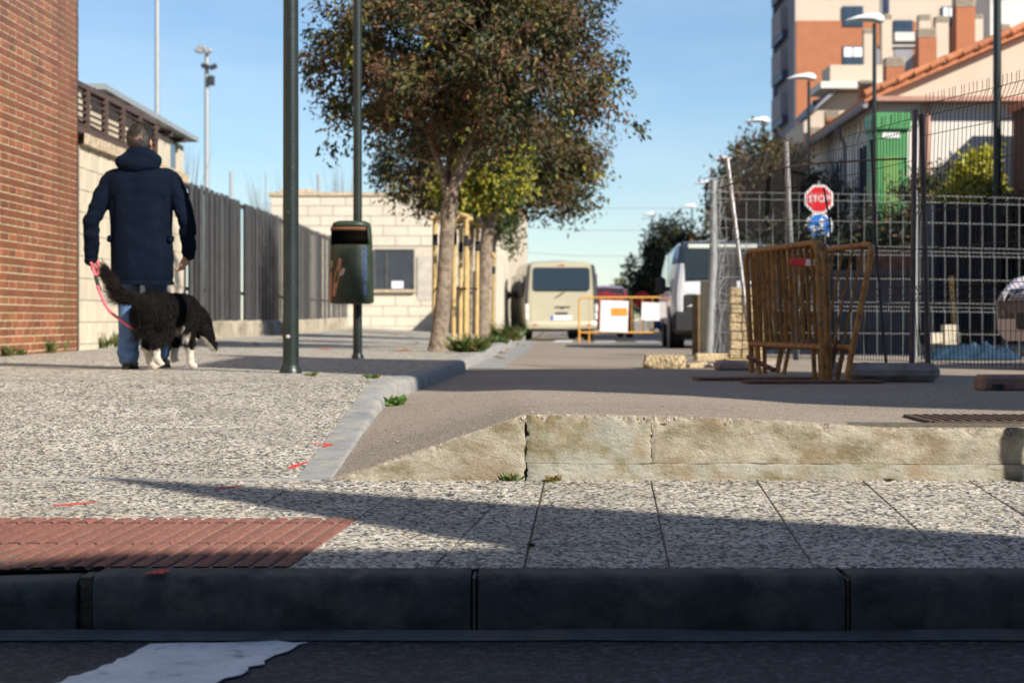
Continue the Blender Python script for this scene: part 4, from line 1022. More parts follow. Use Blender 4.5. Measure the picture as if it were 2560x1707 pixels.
g = MB(); g.tube([hd(.083, -.01, .0), hd(.083, .03, .008), hd(.075, .09, .01)], .003, 5); g.tube([hd(-.083, -.01, .0), hd(-.083, .03, .008), hd(-.075, .09, .01)], .003, 5)
for s in (-1, 1): g.tube([hd(s*.036+.026*math.cos(k*.63), .1, .004+.018*math.sin(k*.63)) for k in range(11)], .0025, 4)
g.build('glasses', M['blackrub'], man)

# ------------------------------------------------------------------ dog
M['fur'] = mat('black fur', (.006, .0055, .006), .8, .4, 30, spec=.12)
M['furbrown'] = mat('dark brown fur', (.020, .014, .012), .8, .4, 30, spec=.12)  # dark brown strands mixed at random among the black ones
M['furwhite'] = mat('white fur', (.62, .56, .48), .7, .2, 20, (.45, .38, .30), (.5, .7))
DD = 12.98; dog = thing('dog', 'black and white long haired collie walking with head down and tail raised', 'dog', (X(379, DD), DD, .492))
fw = Vector((.290, .957, 0)); rt = Vector((.957, -.290, 0))
def D(f, r, z): return fw*f+rt*r+Vector((0, 0, z))
b = MB()
b.chain([D(-.02, 0, .475), D(.12, 0, .475), D(.27, 0, .455), D(.42, 0, .45), D(.52, 0, .45)], [.110, .116, .112, .124, .112], 16)
b.ell(D(.46, 0, .39), (.10, .13, .12)); b.ell(D(0, .045, .42), .100); b.ell(D(0, -.045, .42), .100)
b.chain([D(.52, .0, .47), D(.60, .04, .41), D(.66, .09, .335)], [.105, .088, .075], 14)            # neck reaching down
HC = D(.655, .105, .285); hdv = (rt*.42+fw*.28+Vector((0, 0, -.86))).normalized()
b.ell(HC, (.074, .078, .080)); b.chain([HC, HC+hdv*.065, HC+hdv*.12, HC+hdv*.155], [.072, .054, .035, .028], 12)
hs_ = hdv.cross(fw).normalized()
for s in (-1, 1):
    e = HC-hdv*.035+(rt*.5*s-fw*.4)*.055+Vector((0, 0, .03)); b.chain([e, e+Vector((.012*s, -.01, .055)), e+Vector((.022*s, -.01, .105))], [.032, .022, .007], 8)
# legs: hind knees forward, hocks backward; front wrists low
b.chain([D(.02, .055, .42), D(.09, .07, .30), D(-.055, .07, .20), D(-.05, .07, .095), D(-.01, .07, .055)], [.088, .062, .033, .025, .026], 12)
b.chain([D(.03, -.055, .42), D(.17, -.07, .30), D(.06, -.07, .17), D(.11, -.07, .05), D(.165, -.07, .024)], [.085, .060, .032, .026, .026], 12)
b.chain([D(.47, .075, .42), D(.43, .085, .28), D(.45, .088, .13), D(.46, .088, .04), D(.51, .088, .022)], [.07, .046, .030, .027, .028], 12)
b.chain([D(.47, -.075, .42), D(.47, -.085, .29), D(.56, -.085, .20), D(.525, -.085, .10), D(.52, -.085, .07)], [.07, .046, .030, .028, .027], 12)
for p in (D(-.005, .07, .05), D(.175, -.07, .02), D(.52, .088, .02), D(.525, -.085, .062)):            # toes
    for k in (-1.5, -.5, .5, 1.5): b.cap(p+rt*.011*k, .0125, p+rt*.013*k+fw*.026, .011, 8)
tail = [D(-.09, 0, .50), Vector((-.10, -.13, .525)), Vector((-.17, -.17, .55)), Vector((-.225, -.19, .615)), Vector((-.268, -.2, .69))]
b.chain(tail, [.035, .03, .026, .022, .012], 10)
db = b.build('body', [M['fur'], M['furwhite']], dog); remesh(db, .008, 4); m = bake(db)
if len(m.materials) < 2: m.materials.clear(); m.materials.append(M['fur']); m.materials.append(M['furwhite'])
def white(p, nz=0):
    j = .02*noise.noise(p*25)
    if p.z < .155+j and p.x < HC.x-.03: return True
    q = (p-HC); t = q.dot(hdv)
    if q.length < .22 and t > .03 and (q-hdv*t).dot(rt) < .012: return t > .05 or p.z < .24
    f_ = p.dot(fw); return .26 < f_ < .40 and p.z < .335+j and nz < -.1
for pl in m.polygons: pl.use_smooth = True; pl.material_index = 1 if white(pl.center, pl.normal.z) else 0
rnd = random.Random(12); polys = list(m.polygons); wts_ = [p.area*(1 if p.center.z > .2 else .5) for p in polys]
fu = MB()
def strand(p, d1, d2, L, w, mi):
    x = d1.cross(Vector((rnd.gauss(0, 1), rnd.gauss(0, 1), rnd.gauss(0, 1)))).normalized()*w
    q = p+d1*L*.45; r_ = q+d2*L*.55; fu.add([p-x, p+x, q+x*.8, q-x*.8, r_], [(0, 1, 2, 3), (3, 2, 4)], mi)
for pl in rnd.choices(polys, wts_, k=25000):
    p = pl.center; n_ = pl.normal; f_ = p.dot(fw); wh = pl.material_index == 1
    back = -fw+Vector((0, 0, -.8)); L = .055
    if p.z < .17: L = .014
    elif (p-HC).length < .11: L = .028; back = -hdv
    elif f_ < .04 and p.z < .50: L = .085; back = -fw*.8+Vector((-.15, 0, -1.1))
    elif p.z > .48: L = .045
    elif p.z < .38: L = .07; back = Vector((0, 0, -1))-fw*.3
    L *= rnd.uniform(.5, 1.2); back = back.normalized(); back = (back-n_*min(0, back.dot(n_))*1.05).normalized()
    d1 = (n_*.45+back+Vector((rnd.gauss(0, .18), rnd.gauss(0, .18), rnd.gauss(0, .18)))).normalized(); d2 = (back+Vector((rnd.gauss(0, .2), rnd.gauss(0, .2), -.35))).normalized()
    strand(p, d1, d2, L*.85, .0013, 2 if wh else (1 if rnd.random() < .35 else 0))
tp = [Vector(t) for t in tail]
for i in range(4200):                                                                   # tail plume
    s = rnd.random()**.8*(len(tp)-1); k = min(int(s), len(tp)-2); p = tp[k].lerp(tp[k+1], s-k)+Vector((rnd.gauss(0, .014), rnd.gauss(0, .014), rnd.gauss(0, .014)))
    ax = (tp[k+1]-tp[k]).normalized(); u_ = s/(len(tp)-1)
    d1 = (ax*.9+Vector((-.45, 0, .0))*rnd.uniform(-.3, 1.2)+Vector((0, 0, rnd.uniform(-.5, .5)))+Vector((rnd.gauss(0, .16), rnd.gauss(0, .25), rnd.gauss(0, .16)))).normalized()
    d2 = (ax*.35+Vector((-.85, 0, rnd.uniform(-.7, .45)))).normalized() if u_ < .6 else (ax*.8+Vector((-.25, 0, .3))).normalized()
    strand(p, d1, d2, rnd.uniform(.07, .19)*(1.25-.4*u_), .0015, 1 if rnd.random() < .7 else 0)
for i in range(1500):                                                                    # skirt of long hair below the tail
    p = D(rnd.uniform(-.10, -.02), rnd.uniform(-.10, .07), rnd.uniform(.25, .50)); strand(p, (-fw*.7+Vector((-.3, 0, -.5+rnd.gauss(0, .2)))).normalized(), Vector((-.35+rnd.gauss(0, .15), -.2, -.9)).normalized(), rnd.uniform(.05, .105), .0015, 1 if rnd.random() < .45 else 0)
o = fu.build('fur', [M['fur'], M['furbrown'], M['furwhite']], dog); o['kind'] = 'stuff'
dog.scale = (.95, .95, .95)
n_ = MB(); n_.ell(HC+hdv*.172, (.017, .015, .013)); n_.build('nose', M['blackrub'], dog)
e_ = MB()
for s in (-1, 1): e_.ell(HC+hdv*.035+rt*.052*(1 if s > 0 else -.6)+fw*(.0 if s > 0 else .05), .009, n=8)
e_.build('eyes', M['blackrub'], dog)
# ------------------------------------------------------------------ lead
M['pink'] = mat('pink webbing', (.72, .13, .18), .6, .12, 60)
ld = thing('dog_lead', 'pink rope dog lead hanging from the left hand to the dog', 'dog lead', W(232, 664, 13.15))
def curve(pts, k=6):
    P = [Vector(p) for p in pts]; out = []
    for i in range(len(P)-1):
        a, b_, c_, d_ = P[max(i-1, 0)], P[i], P[i+1], P[min(i+2, len(P)-1)]
        for j in range(k):
            t = j/k; out.append(.5*((2*b_)+(c_-a)*t+(2*a-5*b_+4*c_-d_)*t*t+(3*b_-a-3*c_+d_)*t**3))
    return out+[P[-1]]
m = MB(); m.tube(curve([W(228, 658, 13.18), W(236, 682, 13.15), W(243, 706, 13.12), W(252, 738, 13.08), W(272, 775, 13.05), W(305, 802, 13.0), W(338, 822, 12.97), W(372, 812, 13.1), W(430, 760, 13.45)]), .0105, 8); m.build('rope', M['pink'], ld, smooth=60, world=True)
m = MB(); m.tube(curve([W(239, 690, 13.138), W(244, 708, 13.12), W(249, 727, 13.10)]), .0145, 8); m.build('sleeve', M['blackrub'], ld, smooth=60, world=True)
m = MB(); m.tube(curve([W(232, 664, 13.15), W(226, 652, 13.2), W(236, 650, 13.22), W(246, 662, 13.2), W(244, 690, 13.14)]), .0095, 8); m.build('loop', M['pink'], ld, smooth=60, world=True)
# ================================================================== VEHICLES
M['beige'] = mat('champagne car paint', (.45, .415, .295), .35, .04, 2, metal=.15, coat=.6)
M['whitecar'] = mat('white car paint', (.60, .61, .65), .3, .04, 2, coat=.6)
M['redcar'] = mat('dark red car paint', (.16, .012, .016), .25, .06, 2, coat=.8)
M['bluecar'] = mat('deep blue car paint', (.02, .05, .16), .25, .06, 2, coat=.8)
M['silver'] = mat('silver car paint', (.46, .42, .44), .3, .05, 2, metal=.4, coat=.6)
M['trim'] = mat('black plastic trim', (.02, .02, .021), .55, .2, 20)
M['tyre'] = mat('tyre rubber', (.014, .014, .014), .85, .2, 30)
M['rim'] = mat('steel rim', (.35, .35, .36), .4, .1, 20, metal=.6)
M['autoglass'] = glassmat('tinted car glass', (.018, .025, .028), .03)
M['redlens'] = mat('red lens', (.45, .02, .015), .2, .05, 10, coat=.5)
M['whitelens'] = mat('clear lens', (.75, .75, .72), .15, .05, 10, coat=.8)
M['plate'] = mat('white number plate', (.72, .73, .75), .5, .04, 10)
M['plateblue'] = mat('plate blue band', (.03, .12, .5), .5)
M['seat'] = mat('dark seat cloth', (.03, .035, .045), .9, .2, 20)
def vbody(secs, paint, root, name='body', smooth=35):
    """secs: list of (y, [(x,z)...half profile bottom->top]); y may differ per point via (x,z,dy)"""
    P = []
    for y, pr in secs:
        half = [(q[0], y+(q[2] if len(q) > 2 else 0), q[1]) for q in pr]
        P.append(half+[(-a, b_, c_) for a, b_, c_ in reversed(half)])
    mb = MB(); mb.grid([r+[r[0]] for r in P][::-1]); n = len(P[0])
    mb.add(P[0], [tuple(range(n))]); mb.add(P[-1], [tuple(range(n-1, -1, -1))])
    return mb.build(name, paint, root, smooth=smooth)
def wheel(root, x, y, r=.33, w=.22):
    s = 1 if x > 0 else -1; m = MB(); prof = [(r*.62, -w/2), (r*.93, -w/2), (r, -w/2+.03), (r, w/2-.03), (r*.93, w/2), (r*.62, w/2)]
    m.lathe(prof, n=24); m.v = [(x+z*s, y+a, r+b_) for a, b_, z in m.v]; t = m.build('wheel', M['tyre'], root, smooth=40)
    k = MB(); k.lathe([(r*.63, w/2-.05), (r*.60, w/2-.01), (r*.5, w/2-.03), (r*.18, w/2-.02), (r*.15, w/2), (.01, w/2)], n=16); k.v = [(x+z*s, y+a, r+b_) for a, b_, z in k.v]; k.build('rim', M['rim'], t, smooth=40)
def quadplate(name, pts, mt, par, th=.012, nrm=None, smooth=None):
    m = MB(); P = [Vector(p) for p in pts]; n = nrm or (P[1]-P[0]).cross(P[2]-P[0]).normalized(); m.extr(P, Vector(n)*th); return m.build(name, mt, par)
def rrect(cx, cz, w, h, r, n=5):
    out = []
    for sx, sz, a0 in ((1, 1, 0), (-1, 1, 90), (-1, -1, 180), (1, -1, 270)):
        for k in range(n+1):
            a = R(a0+90*k/n); out.append((cx+sx*(w/2-r)+r*math.cos(a), cz+sz*(h/2-r)+r*math.sin(a)))
    return out
# ---- beige panel van seen from behind; y=0 rear, +y front
dv = 47.3; van = thing('minivan', 'beige passenger van parked with its rear facing the street end', 'van', (X(1404, dv), dv, zroad(1.3, 48)+.01), R(5.6))
def vp(w, zr, zs=.36): return [(0, zs), (w*.84, zs), (w*.955, zs+.06), (w*.99, zs+.22), (w, .85), (w*.99, 1.12), (w*.955, 1.45), (w*.90, zr-.17), (w*.84, zr-.06), (w*.74, zr-.012), (0, zr+.03)]
def lean(pr, k): return [(x, z, k*max(0, z-1.05)) for x, z in pr]
secs = [(.03, [(x*.965, z*.99+.01, d) for x, z, d in lean(vp(.95, 2.0), .10)]), (.10, lean(vp(.95, 2.03), .08)), (.6, vp(.955, 2.05)), (2.6, vp(.955, 2.05)), (3.2, vp(.95, 2.03)), (3.55, vp(.94, 1.92)), (4.0, vp(.93, 1.45)), (4.25, vp(.92, 1.18)), (4.62, vp(.86, .95)), (4.78, vp(.74, .78))]
body = vbody(secs, M['beige'], van)
wp = rrect(0, 1.58, 1.48, .60, .08)
def rearY(z): return .03+.10*max(0, z-1.05)-.004
tl = MB(); outer = rrect(0, 1.42, 1.62, .95, .08)
m = MB(); m.extr([(x*(.965+.02*(1.9-z)), rearY(z)+.004, z) for x, z in rrect(0, 1.23, 1.60, 1.46, .07)], (0, -.016, 0)); dr = m.build('tailgate', M['beige'], body)
m = MB(); m.extr([(x, rearY(z)-.010, z-.10*(abs(x) < .5)*0-(.035*(1-(x/.7)**2) if z < 1.45 else 0)) for x, z in wp], (0, -.008, 0)); m.build('window', M['autoglass'], dr)
m = MB(); m.bar((0.08, -.0, 1.25), (-.14, -.002, 1.12), .022, .02); m.build('wiper', M['trim'], dr)
m = MB(); m.box((0.03, .006, .865), (.40, .02, .022), None, .006); m.box((0.03, .004, .845), (.09, .02, .04), None, .008); m.build('handle', M['trim'], dr)
m = MB(); m.box((0, .005, .70), (.32, .02, .05), None, .008); m.build('plate_lamp', M['trim'], dr)
pl_ = MB(); pl_.box((0, .004, .585), (.54, .012, .12), None, .004); plo = pl_.build('number_plate', M['plate'], dr)
m = MB(); m.box((-.243, -.0035, .585), (.05, .004, .115)); m.build('blue_band', M['plateblue'], plo)
m = MB()
for i, dx in enumerate((-.2, -.13, -.06, .01, .12, .18, .24)): m.box((dx, -.0035, .585), (.034, .004, .06))
m.build('plate_characters', mat('faded plate marking', (.35, .36, .38), .6), plo)
m = MB(); m.box((0, rearY(1.9)-.006, 1.93), (.20, .03, .035), None, .01); m.build('brake_light', M['redlens'], dr)
for s in (-1, 1):
    m = MB(); m.extr([(s*a, .06+.10*max(0, z-1.05), z) for a, z in ((.80, 1.97), (.865, 1.92), (.925, 1.50), (.955, 1.10), (.950, .95), (.865, .95), (.855, 1.2), (.82, 1.6))], (0, -.055, 0)); m.build('corner_trim', M['trim'], body)
    m = MB(); m.box((s*.90, .015, .83), (.085, .07, .22), None, .03); t = m.build('tail_light', M['whitelens'], body)
    m = MB(); m.box((s*.895, .018, .62), (.075, .06, .18), None, .02); m.build('lower_lens', M['whitelens'], t)
    m = MB(); m.box((s*.70, -.075, .40), (.12, .02, .035), None, .008); m.build('reflector', M['redlens'], body)
    for y in (.85, 3.95): wheel(van, s*.80, y, .33)
    m = MB(); m.ell((s*1.10, 3.30, 1.20), (.11, .07, .14), n=12); mi = m.build('mirror', M['trim'], van, smooth=60); k = MB(); k.bar((s*.92, 3.3, 1.18), (s*1.02, 3.3, 1.18), .05, .06); k.build('mirror_arm', M['trim'], mi)
    m = MB(); m.extr([(s*.962, 2.5, 1.72), (s*.962, 3.25, 1.72), (s*.965, 3.72, 1.20), (s*.972, 2.5, 1.14)], (s*.01, 0, 0)); m.build('side_window', M['autoglass'], body)
    m = MB(); m.extr([(s*.962, .35, 1.72), (s*.962, 2.4, 1.72), (s*.972, 2.4, 1.14), (s*.972, .35, 1.14)], (s*.008, 0, 0)); m.build('side_window', M['autoglass'], body)
m = MB(); P = [oring(.93, .10, z, 0, .02, 28, 5) for z in (.31, .33, .44, .48)]; P[0] = oring(.90, .08, .30, 0, .02, 28, 5); P[-1] = oring(.91, .06, .50, 0, .02, 28, 5); m.grid([r+[r[0]] for r in P]); m.add(P[-1], [tuple(range(28))]); m.add(P[0], [tuple(range(27, -1, -1))])
m.v = [(x, y, z) if y > .1 else (x, y, z) for x, y, z in m.v]; m.build('bumper', M['beige'], body, smooth=45)
m = MB(); m.box((0, 2.4, .30), (1.5, 4.2, .14)); m.build('underbody', M['trim'], van)

# ---- white van facing us, behind the mesh fence
dw = 31.0; wv = thing('delivery_van', 'white delivery van parked nose forward behind the mesh fence', 'van', (X(1818, dw), dw, .30), R(180-2.0))
def wpf(w, zr, zs=.40): return [(0, zs), (w*.84, zs), (w*.96, zs+.08), (w*.995, zs+.25), (w, .95), (w*.985, 1.15), (w*.93, 1.5), (w*.87, zr-.16), (w*.80, zr-.05), (w*.70, zr-.01), (0, zr+.025)]
# here y=+ is the front (rotated to face us)
secs = [(-4.9, wpf(.90, 1.86)), (-4.8, wpf(.93, 1.9)), (-1.5, wpf(.94, 1.93)), (-1.15, wpf(.94, 1.90)), (-.62, wpf(.94, 1.38)), (-.46, wpf(.94, 1.20)), (-.36, wpf(.93, 1.11)), (-.12, wpf(.90, 1.00)), (-.02, wpf(.84, .86)), (.0, wpf(.78, .74))]
wb = vbody(secs, M['whitecar'], wv, smooth=28)
def roofz(y): return pw(y, [(-1.15, 1.90), (-.62, 1.38), (-.46, 1.20)])
P = []
for y, w in ((-1.12, .72), (-.95, .76), (-.78, .80), (-.62, .84), (-.46, .86)):
    P.append([(x, y+.03, roofz(y)+.045-.03*(x/w)**2*.6) for x in [w*k/6 for k in range(-6, 7)]])
m = MB(); m.grid(P); ws = m.build('windscreen', M['autoglass'], wb, smooth=60); ws.modifiers.new('t', 'SOLIDIFY').thickness = .012
m = MB(); m.box((0, -1.0, 1.83), (1.2, .02, .10), Matrix.Rotation(R(42), 3, 'X'), .02); m.build('sun_visor', mat('pale visor', (.45, .48, .42), .8), ws)
m = MB(); m.box((0, -.015, .77), (1.5, .07, .42), None, .05); m.build('grille', M['trim'], wb)  # grille and bumper enlarged; their black also stands in for nose shade
m = MB(); m.box((0, -.02, .50), (1.84, .18, .38), None, .06); m.build('bumper', M['trim'], wb)
for s in (-1, 1):
    m = MB(); m.extr([(s*.50, -.05, .98), (s*.83, -.28, 1.06), (s*.90, -.32, .92), (s*.82, -.06, .76), (s*.55, .0, .78)], (0, .05, 0)); m.build('headlight', M['whitelens'], wb)
    for y in (-.75, -3.8): wheel(wv, s*.80, y, .34)
    m = MB(); m.lathe([(.41, -.02), (.44, .0), (.41, .02)], n=20); m.v = [(s*(.935+z), -.75+a, .36+b_) for a, b_, z in m.v]; m.build('wheel_arch', M['trim'], wb)
    m = MB(); m.box((s*1.08, -.85, 1.14), (.18, .14, .30), None, .05); mi = m.build('mirror', M['trim'], wv); k = MB(); k.bar((s*.9, -.85, 1.08), (s*1.03, -.85, 1.08), .06, .08); k.build('mirror_arm', M['trim'], mi)
    m = MB(); m.extr([(s*.93, -.95, 1.68), (s*.93, -1.9, 1.70), (s*.955, -1.9, 1.18), (s*.955, -.78, 1.18)], (s*.01, 0, 0)); m.build('side_window', M['autoglass'], wb)
m = MB(); m.box((0, -2.4, .30), (1.5, 4.4, .16)); m.build('underbody', M['trim'], wv)

# ---- passenger cars
def car(name, lab, loc, rz, paint, L=4.2, Wd=1.76, H=1.48, suv=0):
    t = thing(name, lab, 'car', loc, rz); w = Wd/2; B_ = .92+suv*.1
    def pr(w_, zb, zr, wr): return [(0, .25), (w_*.85, .25), (w_*.97, .33), (w_, .6), (w_*.985, zb-.08), (w_*.93, zb), (lerp(w_*.93, wr, .5), lerp(zb, zr, .5)), (wr, zr-.08), (wr*.9, zr-.02), (0, zr+.02)]
    # y from 0 (rear) to L (front)
    se = [(.0, pr(w*.86, .78, .79, w*.7)), (.08, pr(w*.94, B_, B_+.04, w*.8)), (.22, pr(w*.97, B_, 1.05+suv*.2, w*.8)), (.55, pr(w, B_, H-.06, w*.72)), (1.1, pr(w, B_, H, w*.73)), (2.1, pr(w, B_, H, w*.73)), (2.5, pr(w, B_, H-.1, w*.74)), (3.05, pr(w, B_, B_+.10, w*.82)), (3.3, pr(w*.99, B_-.02, B_, w*.8)), (L-.35, pr(w*.95, .80, .80, w*.78)), (L-.08, pr(w*.85, .66, .67, w*.7)), (L, pr(w*.74, .52, .53, w*.6))]
    bd = vbody(se, paint, t, smooth=32)
    for s in (-1, 1):
        for y in (.75, L-.85): wheel(t, s*(w-.10), y, .31, .2)
        m = MB(); m.extr([(s*w*.90, 1.15, B_+.03), (s*w*.77, 1.2, H-.10), (s*w*.77, 2.25, H-.12), (s*w*.89, 2.85, B_+.04)], (s*.03, 0, .01)); m.build('side_window', M['autoglass'], bd)
        m = MB(); m.extr([(s*w*.91, .42, B_+.05), (s*w*.79, .62, H-.14), (s*w*.77, 1.1, H-.11), (s*w*.90, 1.05, B_+.03)], (s*.03, 0, .01)); m.build('side_window', M['autoglass'], bd)
        m = MB(); m.box((s*(w+.08), 2.65, B_+.05), (.18, .12, .12), None, .04); m.build('mirror', paint, bd)
        m = MB(); m.box((s*w*.72, .04, .80), (.22, .12, .16), None, .04); m.build('tail_light', M['redlens'], bd)
        m = MB(); m.box((s*w*.66, L-.22, .655), (.28, .22, .10), Matrix.Rotation(R(-s*24), 3, 'Z'), .04); m.build('headlight', M['autoglass'], bd)
    m = MB(); m.extr([(-w*.68, .20, B_+.10), (w*.68, .20, B_+.10), (w*.62, .50, H-.10), (-w*.62, .50, H-.10)], (0, -.03, .01)); m.build('rear_window', M['autoglass'], bd)
    m = MB(); m.extr([(-w*.74, 2.98, B_+.12), (w*.74, 2.98, B_+.12), (w*.66, 2.45, H-.07), (-w*.66, 2.45, H-.07)], (0, .02, .03)); m.build('windscreen', M['autoglass'], bd)
    m = MB(); m.box((0, .02, .5), (.52, .03, .12)); m.build('number_plate', M['plate'], bd)
    m = MB(); m.box((0, L-.01, .42), (w*1.0, .06, .16), None, .03); m.build('grille', M['trim'], bd)
    return t
car('red_car', 'dark red car parked just beyond the beige van', (X(1490, 57)+.35, 57, .30), R(3), M['redcar'], H=1.62, suv=1)
car('blue_car', 'deep blue car standing far behind the yellow barrier', (X(1625, 66), 66, .28), R(-85), M['bluecar'], H=1.42)
car('silver_car', 'silver car nose poking in at the right edge behind the mesh fence', (4.56+3.6, 15.6+2.2, .415), R(122), M['silver'])
# ================================================================== RIGHT SIDE: WORKS AREA
M['yellow'] = mat('yellow barrier paint', (.66, .33, .06), .5, .15, 10, (.4, .18, .05), (.66, .75))
M['rusty'] = mat('rusty orange barrier paint', (.30, .135, .028), .65, .35, 14, (.10, .045, .022), (.56, .68), .3, 60, rnd=.2)
M['rustdark'] = mat('rusted brown steel', (.15, .070, .040), .8, .35, 20, (.05, .03, .02), (.5, .65), .4, 60)
M['wire'] = mat('galvanised wire', (.27, .28, .28), .5, .15, 12, metal=.3)
M['wiredark'] = mat('dark shaded wire', (.045, .036, .034), .7, .3, 12)  # near fence wire with its shade put into the colour; rods share it
M['footcon'] = concrete('fence foot concrete', (.30, .25, .23), (.2, .15, .13), (.35, .28, .22), 9)
M['stone'] = mat('tan broken concrete', (.50, .39, .23), .95, .25, 14, (.30, .22, .12), (.5, .7), 1.0, 34, .03)
M['signred'] = mat('sign red', (.62, .012, .02), .4, .05, 8)
M['signwhite'] = mat('sign white', (.78, .78, .78), .4, .05, 8)
M['signblue'] = mat('sign blue', (.015, .17, .62), .4, .05, 8)

def barrier(name, lab, loc, rz, paint, Wd=2.0, H=1.02, bars=15, tilt=0, feet=True, group=None, br=.0085):
    """crowd control barrier standing along local x"""
    t = thing(name, lab, 'barrier', loc, rz, group); t.rotation_euler = (tilt, 0, rz)
    fr = MB(); r = .1; P = [(-Wd/2, 0, .02)]
    P += [(-Wd/2, 0, H-r)]+[(-Wd/2+r-r*math.cos(R(a)), 0, H-r+r*math.sin(R(a))) for a in (20, 45, 70, 90)]+[(Wd/2-r+r*math.sin(R(a)), 0, H-r+r*math.cos(R(a))) for a in (0, 20, 45, 70, 90)]+[(Wd/2, 0, .02)]
    fr.tube(P, .021, 8); fr.build('frame', paint, t, smooth=60)
    m = MB(); m.tube([(-Wd/2, 0, .24), (Wd/2, 0, .24)], .021, 8); m.build('lower_rail', paint, t, smooth=60)
    for i in range(bars):
        x = -Wd/2+Wd*(i+1)/(bars+1); m = MB(); m.tube([(x, 0, .25), (x, 0, H-.01)], br, 6); m.build('bar', paint, t, smooth=60)
    for s in ((-1, 1) if not feet else ()):
        m = MB(); x = s*(Wd/2-.20); m.tube([(x, 0, .012), (x, 0, .24)], .018, 6); m.build('leg', paint, t, smooth=60)
    for s in ((-1, 1) if feet else ()):
        m = MB(); x = s*(Wd/2-.22); m.tube([(x, -.26, .012), (x, -.2, .03), (x, 0, .06), (x, .2, .03), (x, .26, .012)], .016, 6); m.tube([(x, 0, .05), (x, 0, .24)], .016, 6); m.build('foot', paint, t, smooth=60)
    return t
yb = barrier('crowd_barrier', 'yellow crowd barrier with white panels across the far end of the street', (X(1448, 41)+1.05, 41, zroad(2, 41)), R(-2), M['yellow'], 2.1, 1.02, 8)
ps = mat('white board', (.75, .74, .73), .6, .05)
m = MB(); m.box((-.27, -.03, .60), (.62, .012, .70), Matrix.Rotation(R(2), 3, 'Y')); bo = m.build('panel', ps, yb)
m = MB(); m.box((-.16, -.040, .70), (.36, .008, .17)); m.build('orange_label', mat('orange print', (.70, .28, .03), .6, .2, 12), bo)
m = MB(); m.box((.70, -.03, .70), (.72, .012, .40), Matrix.Rotation(R(2.5), 3, 'Y')); m.build('panel', ps, yb)
rs = thing('road_sign', 'small round red sign behind the yellow barrier', 'road sign', (X(1606, 52), 52, .3))
m = MB(); m.tube([(0, 0, 0), (0, 0, 1.3)], .03, 8); m.build('post', M['galv'], rs)
m = MB(); m.lathe([(.24, -.01), (.24, .01)], n=24); m.v = [(a, z-.04, 1.12+b_) for a, b_, z in m.v]; m.build('plate', M['signred'], rs)

# --- stack of rusty barriers leaning together (turned away from us)
SX, SY = X(1990, 12.85), 12.85
def at(u, d): return X(u, d), d
ba = []
specs = [('first', (1880, 14.1), (2060, 12.35), .05, 'rusty orange barrier at the front of the leaning stack'),
         ('second', (1896, 14.3), (2074, 12.45), .035, 'rusty orange barrier second in the leaning stack')]
for nm, a, b_, tl_, lab in specs:
    pa, pb = Vector(at(*a)), Vector(at(*b_)); c_ = (pa+pb)/2; L = (pb-pa).length; rz = math.atan2(pb.y-pa.y, pb.x-pa.x)
    ba.append(barrier('crowd_barrier', lab, (c_.x, c_.y, zroad(c_.x, c_.y)), rz, M['rusty'], L, .945, 12, R(tl_*57), False, 'stacked rusty barriers', .0115))
lean_b = barrier('crowd_barrier', 'rusty barrier tipped outwards on the right of the leaning stack', (X(2022, 13.15), 13.15, zroad(2.2, 12.7)), R(-83), M['rusty'], 1.75, .95, 7, R(-11.5), False, 'stacked rusty barriers', .010)
m = MB(); m.box((0, 0, 0), (.19, .02, .055), None, .006); tp_ = m.build('hazard_tape', [mat('red white tape', (.65, .03, .03), .5)], None); tp_.location = (X(2010, 12.55), 12.55, Z(656, 12.55)); tp_.rotation_euler = (0, R(3), R(-20))
tag(tp_, 'red and white hazard tape tied round the rusty barriers', 'tape')
m = MB(); m.box((.045, -.011, .0), (.06, .002, .045)); m.build('white_band', M['signwhite'], tp_)
pb_ = thing('steel_plate', 'flat rusty steel foot plates under the barrier stack', 'steel plate', (X(1960, 12.5), 12.5, .42))
for u, v_, d, w_ in ((1890, 948, 12.9, .85), (2030, 957, 12.2, .9)):
    m = MB(); m.box((X(u, d), d, zroad(2, d)+.012), (w_, .28, .018), Matrix.Rotation(R(4), 3, 'Z')); m.build('plate', M['rustdark'], pb_, world=True)
for q_ in ([W(1870, 892, 13.0), W(1935, 925, 12.8)], [W(2070, 940, 12.6), W(2095, 850, 12.6)]): m = MB(); m.tube(q_, .019, 6); m.build('strut', M['rustdark'], pb_, world=True)

